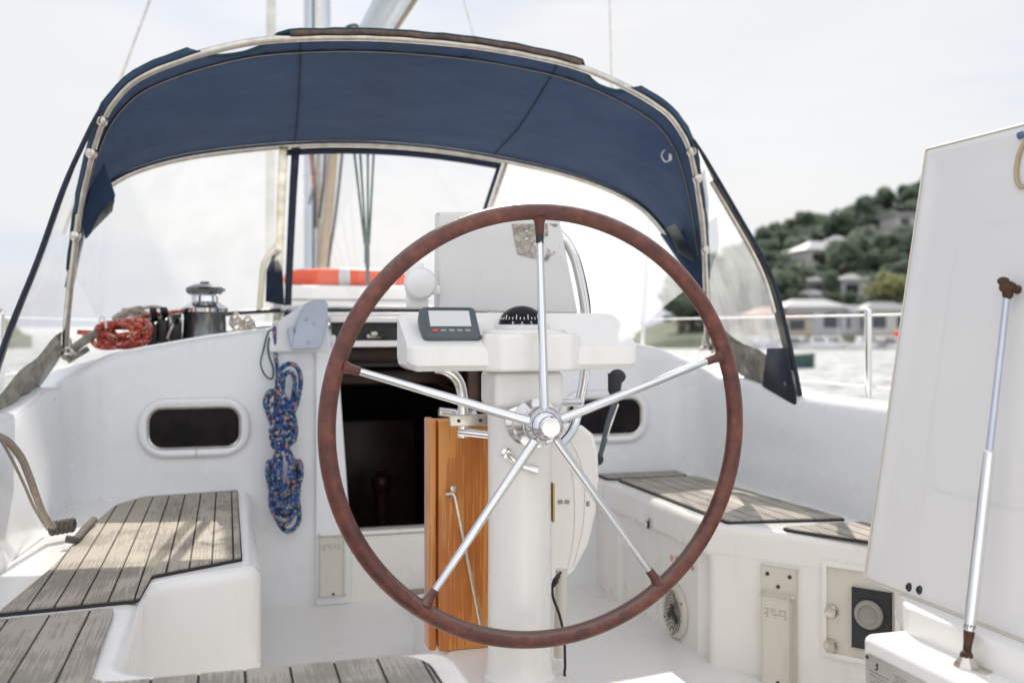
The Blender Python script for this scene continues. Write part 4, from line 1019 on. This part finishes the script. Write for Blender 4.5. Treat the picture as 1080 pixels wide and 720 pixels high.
# ---- stanchions and lifelines
for sg, spots in ((1, (.94,2.9,4.9)), (-1, (.6,2.7,4.9))):
    for y in spots:
        nm_ = 'near steel stanchion on the starboard deck edge beyond the coaming' if (sg, y) == (1, .94) else ('steel stanchion on the %s side deck, %s' % ('starboard' if sg > 0 else 'port', {2.9:'second from aft',4.9:'farthest forward',.6:'nearest the wheel',2.7:'second from aft'}[y]))
        X = sg*(1.55 if y < 4 else 1.25)
        s_ = thing('stanchion', (X, y, .47), nm_, 'stanchion', 'stanchions along the deck edge')
        b = MB(); b.tube([(X,y,.45),(X,y,.985)], .0125, 14); b.ell((X,y,.987),(.013,.013,.01),2); b.build('post', M['steel'], s_)
        b = MB(); b.lathe([(.03,0),(.03,.006),(.018,.012),(.017,.05)], (X,y,.455), (0,0,1), 18); b.build('stanchion_base', M['steel'], s_)
    for zz, w_ in ((.972,'upper'), (.72,'lower')):
        b = MB(); b.tube([(sg*1.5,-3.0,zz),(sg*1.55,.9,zz),(sg*1.55,2.85,zz),(sg*1.25,4.9,zz),(sg*.3,8.9,zz+.05)], .0042, 8)
        o = b.build('lifeline', M['white_p'], None); tag(o, '%s white lifeline wire on the %s side' % (w_, 'starboard' if sg > 0 else 'port'), 'lifeline')

# ================================================================== ROPES
# hanging multicolour hank on the bulkhead
YR = YB-.035
hk = thing('blue_rope_hank', tuple(PY(298,470,YR)), 'blue rope with orange flecks hanging in a coiled hank below the instrument cover', 'rope')
rb = .0078
def rp(pts, Yo=0, closed=False, r_=rb, nm='rope_loop', m_='bluerope'):
    b = MB(); b.tube([PY(x, y, YR+Yo+((k*37) % 5)*.004) for k, (x, y) in enumerate(pts)], r_, 8, 6, closed=closed); b.build(nm, M[m_], hk)
rp([(289.5,345),(290,360),(290.5,372),(292,386),(293,400)], .01, r_=.0062, nm='rope_tail')
rp([(289,348),(283,350),(278,368),(275,384),(280,396),(287,399),(288,388),(283,372),(284,356)], .012, r_=.0028, nm='lanyard', m_='greenrope')
rp([(294,470),(291,440),(292,410),(295,392),(303,384),(312,386),(317,398),(315,418),(308,440),(302,466)], -.02)
rp([(298,470),(296,440),(298,410),(300,396),(306,392),(311,400),(309,420),(304,445),(299,466)], -.035)
rp([(290,465),(288,450),(282,432),(283,420),(290,414),(297,425),(300,445),(305,462)], -.03)
rp([(310,466),(312,450),(307,430),(300,418),(293,404),(296,392)], -.04)
rp([(288,425),(281,430),(280,420),(286,412),(295,416),(302,428),(312,424),(317,408)], -.048)
random.seed(21)
for k in range(5):
    y = 438+k*7.5; w = 10-abs(k-2.4)*1.2
    rp([(298-w-2,y+2),(298,y+5),(298+w+1,y-1),(301+w,y-4),(300,y-6),(298-w,y-3)], -.052+.002*k, closed=True)
for (xl_, xr, yb, yo) in ((286,313,545,-.03),(289,310,530,-.04),(285,315,524,-.02),(292,306,508,-.05),(283,317,516,-.035),(292,309,518,-.028),(288,314,536,-.018)):
    rp([(295,466),((295+xl_)/2,485),(xl_,yb-28),(xl_+1,yb-8),((xl_+xr)/2,yb+8),(xr-1,yb-8),(xr,yb-28),((302+xr)/2,485),(301,466)], yo)
rp([(292,480),(290,520),(293,548),(303,560),(314,552),(315,535),(309,500),(304,480)], -.012)
rp([(296,480),(296,510),(297,530),(306,536),(311,525),(306,495)], -.045)
b = MB(); b.tube([PY(290,346,YB-.012),PY(289,341,YB-.03),PY(293,339,YB-.03)], .005, 8, 4); b.box(PY(290,345,YB-.008),(.02,.012,.03),None,.003); b.build('rope_hook', M['white_p'], hk)
# rope on the port coaming
pr = thing('coaming_rope', tuple(PZ(72,565,.41)), 'tan rope dropping from the left coaming into a dark knot on the seat', 'rope')
XR = -1.055
b = MB(); b.tube([PX(-14,455,XR-.0),PX(0,461,XR),PX(10,467,XR+.0),PX(22,482,XR+.005),PX(30,500,XR+.01),PX(38,522,XR+.015),PX(46,542,XR+.02),PX(58,558,XR+.03)], .0085, 12, 6); b.build('rope_line', M['tanrope'], pr)
b = MB(); b.tube([PX(2,465,XR),PX(14,487,XR-.004),PX(26,512,XR),PX(36,535,XR),(PX(50,558,XR))], .0035, 8, 6); b.build('thin_line', M['tanrope'], pr)
b = MB()
kc = PZ(66,560,.415)
for k in range(5):
    c_ = kc+Vector((.010*(k-2), .008*(k-2), .012)); b.tube([c_+Vector((.003*math.cos(a), .013*math.cos(a), .013*math.sin(a))) for a in [j*.785 for j in range(8)]], .0065, 10, 4, closed=True)
b.ell(kc+Vector((0,0,.012)),(.02,.013,.013),2)
b.build('knot', M['darkrope'], pr)
b = MB(); b.tube([PZ(70,568,.415),PZ(80,568,.412),PZ(90,557,.412),PZ(99,548,.413)], .0095, 12, 6); b.build('rope_end', M['darkrope'], pr)

# ================================================================== SEA, HILLS
SEA = -1.07
b = MB(); S = 4000
hole = [(-1.5,-3.0),(1.5,-3.0),(1.62,1.5),(1.3,6.0),(.1,9.8),(-.1,9.8),(-1.3,6.0),(-1.62,1.5)]
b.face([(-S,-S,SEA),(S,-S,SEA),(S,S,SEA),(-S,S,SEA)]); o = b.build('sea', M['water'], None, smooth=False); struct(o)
def interp(T, x):
    if x <= T[0][0]: return T[0][1]
    for (x0, y0), (x1, y1) in zip(T, T[1:]):
        if x <= x1: return y0+(y1-y0)*(x-x0)/(x1-x0)
    return T[-1][1]
def dirpx(px): d = FW+RT*((px-540)/1050); return d
RID = [(560,0.0),(660,0.3),(700,2.0),(745,5.5),(785,9.0),(830,12),(870,13.5),(910,15.5),(950,17.5),(1010,21),(1150,26),(1400,26),(1700,18)]
RIDL = [(-900,9),(-400,9),(-150,7),(-30,4.6),(10,2.6),(28,.2),(100,-.6)]
SHORE = 94
def hillh(px, dist, T):
    t = max(0, min(1, (dist-SHORE-3)/62)); s_ = t*t*(3-2*t)*.6+t*.4
    w = 0 if dist < SHORE else 1
    return SEA-1.2*(1-min(1, max(0, (dist-SHORE+4)/4)))+ (interp(T, px)*s_+1.25*(max(0, min(1, (36-px)/60)) if T is RIDL else max(0, min(1, (px-650)/70)))*min(1, max(0, (dist-SHORE+1)/2)) + (.8*pnoise(Vector((px*.02, dist*.05, 0))) if dist > SHORE+8 else 0))
def ground_at(px, dist, T=None): 
    T = T or RID; d = dirpx(px); return Vector((CAM.x+d.x*dist, CAM.y+d.y*dist, hillh(px, dist, T)))
for nm, T, x0, x1 in (('wooded_hill', RID, 640, 1800), ('distant_hill', RIDL, -1000, 34)):
    rows = []
    for i in range(34):
        dist = SHORE-5+[0,2,4,5,6,7][i] if i < 6 else SHORE+4+(i-6)*4.2
        rows.append([ground_at(x0+(x1-x0)*k/120, dist, T) for k in range(121)])
    b = MB(); b.grid(rows); o = b.build(nm, M['hill'], None); struct(o)
# trees
def leafcloud(n, clumps, rx, rz, leaf, seed):
    random.seed(seed); bm_ = MB(); cl = []
    for k in range(clumps):
        a = random.uniform(0, 6.28); r_ = rx*.62*math.sqrt(random.random()); z = random.uniform(-.55, .62)*rz
        cl.append((Vector((r_*1.25*math.cos(a), r_*1.25*math.sin(a), z*1.15)), random.uniform(.22,.52)*rx))
    for k in range(n):
        c, rr_ = random.choice(cl); d = Vector((random.gauss(0,1), random.gauss(0,1), random.gauss(0,1))).normalized()
        p = c+Vector((d.x, d.y, d.z*.8))*rr_*random.uniform(.7,1.08)
        u = Vector((random.gauss(0,1), random.gauss(0,1), random.gauss(0,1))).normalized(); w = u.orthogonal().normalized(); s_ = leaf*random.uniform(.6,1.3)
        bm_.face([p+u*s_, p+w*s_*.7, p-u*s_, p-w*s_*.7])
    return bm_
protos = []
for k, (nm, lab, mt, seed, rx, rz) in enumerate((('hillside_tree','bushy dark green tree among many on the far hill','leafd',1,2.3,1.9),('hillside_tree','bushy dark green tree among many on the far hill','leafd',2,2.0,2.5),('pale_tree','yellow-green sunlit tree on the far hill','leafy',3,2.3,1.9))):
    t = thing(nm, (0,0,0), lab, 'tree', 'trees on the far hill')
    b = leafcloud(1500, 11, rx, rz, .24, seed); 
    for v in b.bm.verts: v.co.z += rz+1.3
    b.build('crown', M[mt], t, smooth=False, recalc=False)
    b = MB(); b.tube([(0,0,-.6),(.1,0,1.2),(0,.1,rz+1.3)], [.25,.18,.08], 7); 
    for a in (0, 2.1, 4.2): b.tube([(.05,0,1.4),(.8*math.cos(a),.8*math.sin(a),rz+1.4)], [.10,.04], 5)
    b.build('trunk', M['bark'], t); protos.append(t)
t = thing('lone_tree', (0,0,0), 'lone flat-topped tree standing against the sky on the hilltop', 'tree', None)
b = leafcloud(800, 6, 1.5, .55, .20, 9)
for v in b.bm.verts: v.co.z += 4.2
b.build('crown', M['leafd'], t, smooth=False, recalc=False)
b = MB(); b.tube([(0,0,-.5),(.15,0,2.2),(-.2,.1,4.2)], [.16,.12,.05], 7); b.tube([(.1,0,2.4),(.9,0,4.3)], [.07,.03], 5); b.build('trunk', M['bark'], t)
t.location = ground_at(959, 150); lone = t
random.seed(31)
spots = []
for k in range(275):
    px = random.uniform(715, 1075); dist = SHORE+random.uniform(9, 66)
    if 100 < dist < 160: pass
    spots.append((px, dist))
houses_px = [(866,128,9),(838,118,8),(960,138,8),(857,111,7),(900,112,7),(925,126,6)]
used = [0]*3; cnt = 0
def clear(px, dist):
    for hx, hd, hw in houses_px:
        s_ = 1050/dist
        if abs(px-hx) < hw*.55*1050/hd and dist < hd+2 and dist > hd-4.5: return False
    return True
for px, dist in spots:
    if not clear(px, dist): continue
    k = random.choice((0,0,0,1,1)) 
    o = protos[k] if not used[k] else copy_tree(protos[k]); used[k] = 1
    o.location = ground_at(px, dist); s_ = random.uniform(.55, 1.15); o.scale = (s_*random.uniform(.9,1.2), s_, s_*random.uniform(.85,1.15)); o.rotation_euler[2] = random.uniform(0,6.28); cnt += 1
for k in range(70):      # smaller bushes and garden trees between the houses
    px = random.uniform(780, 975); dist = random.uniform(SHORE+8, SHORE+42)
    o = copy_tree(protos[k % 2] if k % 7 else protos[0]); o.location = ground_at(px, dist); s_ = random.uniform(.25, .6); o.scale = (s_*random.uniform(.9,1.5), s_, s_*random.uniform(.7,1.4)); o.rotation_euler[2] = random.uniform(0,6.28)
    o['label'] = 'small garden tree or bush among the hillside houses'; o['group'] = 'garden trees on the far hill'
for i, (px, dist, s_, lab) in enumerate(((938,106,1.0,'yellow-green sunlit tree low on the far hill beside the lid edge'),(948,108,.8,'smaller yellow-green tree behind the sunlit one by the lid edge'),(797,115,.75,'pale green tree at the left end of the far hill'),(822,110,.6,'small pale green tree below the grey roofed house'))):
    o = protos[2] if not used[2] else copy_tree(protos[2]); used[2] = 1
    o.location = ground_at(px, dist); o.scale = (s_,)*3; o['label'] = lab
for k in range(45):
    px = random.uniform(-420, 12); dist = SHORE+random.uniform(5, 50)
    o = copy_tree(protos[k % 2]); o.location = ground_at(px, dist, RIDL); s_ = random.uniform(.35,.75); o.scale = (s_,)*3; o.rotation_euler[2] = random.uniform(0,6.28)
    o['label'] = 'small dark green tree on the low hill left of the dodger'; o['group'] = 'trees on the low left hill'
# houses
def house(px, dist, w, d, h, wall, roof, lab, rot=0, rh=1.2, storeys=2, base=0):
    g = ground_at(px, dist); t = thing('hillside_house', tuple(g), lab, 'house'); dz = g.z+base
    rz_ = Matrix.Rotation(rot-YAW, 3, 'Z')
    def T(x, y, z): return Vector((g.x, g.y, dz))+rz_ @ Vector((x, y, z))
    b = MB(); b.prism([T(-w/2,-d/2,-2),T(w/2,-d/2,-2),T(w/2,d/2,-2),T(-w/2,d/2,-2)], (0,0,h+2)); b.build('wall', M[wall], t, smooth=False)
    b = MB(); e = .4
    if rh > .3:
        a = [T(-w/2-e,-d/2-e,h),T(w/2+e,-d/2-e,h),T(w/2+e,d/2+e,h),T(-w/2-e,d/2+e,h)]; r1, r2 = T(-w/2+d*.35,0,h+rh), T(w/2-d*.35,0,h+rh)
        b.face([a[0],a[1],r2,r1]); b.face([a[2],a[3],r1,r2]); b.face([a[1],a[2],r2]); b.face([a[3],a[0],r1]); b.face(a[::-1])
    else: b.prism([T(-w/2-e,-d/2-e,h),T(w/2+e,-d/2-e,h),T(w/2+e,d/2+e,h),T(-w/2-e,d/2+e,h)], (0,0,.3))
    b.build('roof', M[roof], t, smooth=False)
    for s_ in range(storeys):
        n = max(2, int(w/2.2)); zz = h*(s_+.5)/storeys
        for k in range(n):
            x = -w/2+w*(k+.5)/n; b = MB(); b.box(T(x,-d/2-.03,zz),(w/n*.55,.06,h/storeys*.5),rz_); b.build('window', M['win'], t, smooth=False)
    return t
house(866,130,6.5,5,3.6,'housew','roofw','large white two storey house high on the far hill', .2, 1.3)
house(882,134,3.4,4,3.4,'houset','roofg','tan house wing beside the large white hill house', -.2, .9)
house(838,119,6.0,5,2.2,'houseg','roofg','wide grey roofed house on the middle of the hill', .1, 1.2, 1)
house(962,138,7.0,5,3.2,'housew','roofw','flat roofed pale house near the lid edge on the hilltop', .1, .1)
house(856,112,3.2,4,1.8,'housew','roofw','small white cottage low on the far hill', .1, .7, 1)
house(906,116,5.0,4,2.0,'houseg','roofg','grey bungalow half hidden by trees mid hill', -.1, .8, 1)
house(806,112,3.6,4,2.0,'housew','roofg','small pale house at the left foot of the hill', .3, .8, 1)
# waterfront
for (px, dist, w, h, wl2, rf, lab) in ((818,97.5,5.5,1.9,'houset','roofr','brown boathouse left on the waterfront'),(853,98,6.0,2.6,'houseg','roofw','boathouse with shining pale roof on the waterfront'),(893,98.5,5.0,2.0,'houseg','roofg','grey shed behind the moored boats'),(930,98,5.0,2.3,'housew','roofg','white boathouse with grey roof near the lid')):
    house(px, dist, w, 4, h, wl2, rf, lab, .1, .8, 1)
b = MB()
d = dirpx(870)
for k in range(24):
    px = 790+k*8; g = ground_at(px, SHORE-2.6); b.box((g.x,g.y,SEA+.2),(.16,.16,1.1))
g0, g1 = ground_at(785,SHORE-3.2), ground_at(985,SHORE-3.2); mdp = (g0+g1)/2; ang = math.atan2(g1.y-g0.y, g1.x-g0.x)
b.box((mdp.x,mdp.y,SEA+.62),((g1-g0).length,1.4,.14),Matrix.Rotation(ang,3,'Z')); o = b.build('jetty', M['wood'], None, smooth=False); tag(o, 'long low timber jetty along the far waterfront', 'jetty')
def boat(px, dist, L_, hull, lab, cabin=True, rot=0, mastb=False, hullh=.5):
    d_ = dirpx(px); P = Vector((CAM.x+d_.x*dist, CAM.y+d_.y*dist, SEA)); t = thing('moored_boat', tuple(P), lab, 'boat'); rz_ = Matrix.Rotation(rot-YAW, 3, 'Z')
    def T(x, y, z): return P+rz_ @ Vector((x, y, z))
    rows = []
    for i in range(9):
        u = i/8; x = -L_/2+L_*u; w = L_*.15*math.sqrt(max(.02, 1-(max(0, u-.35)/.65)**2)); sh = hullh*(1+.35*u)
        rows.append([T(x,-w,sh),T(x,-w*.85,.05),T(x,0,-.12),T(x,w*.85,.05),T(x,w,sh)])
    b = MB(); vv = b.grid(rows, closed=True); b.bm.faces.new(vv[0]); b.build('hull', M[hull], t, sharp=50)
    if cabin:
        b = MB(); b.prism([T(-L_*.22,-L_*.09,hullh*.9),T(L_*.18,-L_*.09,hullh*.9),T(L_*.10,-L_*.09,hullh+.65),T(-L_*.2,-L_*.09,hullh+.65)], rz_ @ Vector((0,L_*.18,0)), bev=.06); b.build('cabin', M['boatw'], t)
        b = MB(); b.box(T(-L_*.05,-L_*.09-.02,hullh+.38),(L_*.22,.03,.22),rz_); b.build('window', M['win'], t)
    if mastb: b = MB(); b.tube([T(0,0,hullh),T(0,0,L_*1.25)], .05, 6); b.build('mast', M['alu'], t)
    return t
boat(804,90,4.0,'boatb','blue hulled motor boat moored left by the jetty', True, .3)
boat(838,91,5.0,'boatw','white cabin boat moored before the brown boathouse', True, .1)
boat(866,90,4.5,'boatw','white motor boat with shining cabin in the middle of the jetty', True, -.2)
boat(892,91,4.2,'boatg','dark green open launch moored by the grey shed', False, .1)
boat(912,90,4.0,'boatw','short white cruiser moored left of the near stanchion top', True, .5)
boat(940,91,4.4,'boatb','blue and white boat moored close to the lid edge', True, -.1)
random.seed(77)
for k, px in enumerate((796,812,824,846,858,874,884,902,922,932,952,964)):
    boat(px, random.uniform(90.5, 92.5), random.uniform(2.4,3.6), ('boatw','boatb','boatw','boatg')[k % 4], 'small moored boat in the crowded row along the far jetty', k % 3 != 1, random.uniform(-.6,.6), k % 4 == 2)['group'] = 'small boats moored along the jetty'
boat(832,49,2.6,'boatg','small dark green dinghy with pale top floating on the glittering water', False, .1, hullh=.55)
b = MB(); g = ground_at(947, SHORE-3); b.lathe([(.30,0),(.38,.35),(.30,.7),(.05,.8)], (g.x,g.y,SEA+.95), (0,0,1), 14); o = b.build('red_buoy', M['red'], None); tag(o, 'red buoy on the jetty beside the lid edge', 'buoy')

# ================================================================== LIGHT
AZ = R(16); EL = R(42)
w = bpy.data.worlds.new('World'); scn.world = w; w.use_nodes = True; nt = w.node_tree
bg = nt.nodes['Background']; sky = nd(nt, 'ShaderNodeTexSky'); sky.sky_type = 'NISHITA'; sky.sun_disc = False
sky.sun_elevation = EL; sky.sun_rotation = AZ; sky.dust_density = 3.0; sky.air_density = 1.0; sky.ozone_density = 1.5; sky.altitude = 0
tc = nd(nt, 'ShaderNodeTexCoord'); mp = nd(nt, 'ShaderNodeMapping'); mp.inputs['Scale'].default_value = (1.2,1.2,4.5); nt.links.new(tc.outputs['Generated'], mp.inputs[0])
cf = noisen(nt, mp.outputs[0], 2.1, 7, .6)
fac = ramp(nt, cf, [(.36, (.80,)*3), (.60, (.97,)*3)])
mx = nd(nt, 'ShaderNodeMix', data_type='RGBA'); nt.links.new(fac, mx.inputs[0]); nt.links.new(sky.outputs[0], mx.inputs[6])
sep = nd(nt, 'ShaderNodeSeparateXYZ'); nt.links.new(tc.outputs['Generated'], sep.inputs[0])
t1 = nd(nt, 'ShaderNodeMath', operation='MULTIPLY'); t1.inputs[1].default_value = -.85; nt.links.new(sep.outputs['Y'], t1.inputs[0])
t2 = nd(nt, 'ShaderNodeMath', operation='MULTIPLY_ADD'); t2.inputs[1].default_value = .35; nt.links.new(sep.outputs['Z'], t2.inputs[0]); nt.links.new(t1.outputs[0], t2.inputs[2])
cl = ramp(nt, t2.outputs[0], [(.0, (.485,.49,.50)), (.12, (.48,.488,.505)), (.55, (.86,.845,.82)), (1.0, (.86,.845,.82))])   # added bright cloud bank astern, out of view, to lift the aft-facing whites
tn = ramp(nt, noisen(nt, mp.outputs[0], 1.3, 6, .55), [(.44, (.83,.90,1.03)), (.60, (1.03,1.03,1.03))])
mt_ = nd(nt, 'ShaderNodeVectorMath', operation='MULTIPLY'); nt.links.new(cl, mt_.inputs[0]); nt.links.new(tn, mt_.inputs[1]); cl = mt_.outputs[0]
sc_ = nd(nt, 'ShaderNodeVectorMath', operation='SCALE'); sc_.inputs['Scale'].default_value = 15.5; nt.links.new(cl, sc_.inputs[0]); nt.links.new(sc_.outputs[0], mx.inputs[7])
nt.links.new(mx.outputs[2], bg.inputs[0]); bg.inputs[1].default_value = .113
sd = bpy.data.lights.new('sun', 'SUN'); sd.energy = 5.0; sd.angle = R(.5); sd.color = (1,.93,.82)
so = bpy.data.objects.new('sun', sd); COL.objects.link(so)
sdir = Vector((math.sin(AZ)*math.cos(EL), math.cos(AZ)*math.cos(EL), math.sin(EL)))
so.rotation_euler = sdir.to_track_quat('Z', 'Y').to_euler(); so.location = (5, 8, 12)
# ------------------------------------------------------------------ camera
cd = bpy.data.cameras.new('camera'); cd.sensor_width = 36; cd.lens = 35; cd.shift_y = -15/1080; cd.clip_end = 9000; cd.clip_start = .05
cd.dof.use_dof = True; cd.dof.focus_distance = 2.15; cd.dof.aperture_fstop = 2.8
co = bpy.data.objects.new('camera', cd); COL.objects.link(co); co.location = CAM; co.rotation_euler = (R(90), 0, -YAW); scn.camera = co
scn.view_settings.view_transform = 'Standard'; scn.view_settings.look = 'None'; scn.view_settings.exposure = 0
scn.render.engine = 'CYCLES'; scn.cycles.max_bounces = 10; scn.cycles.transparent_max_bounces = 16
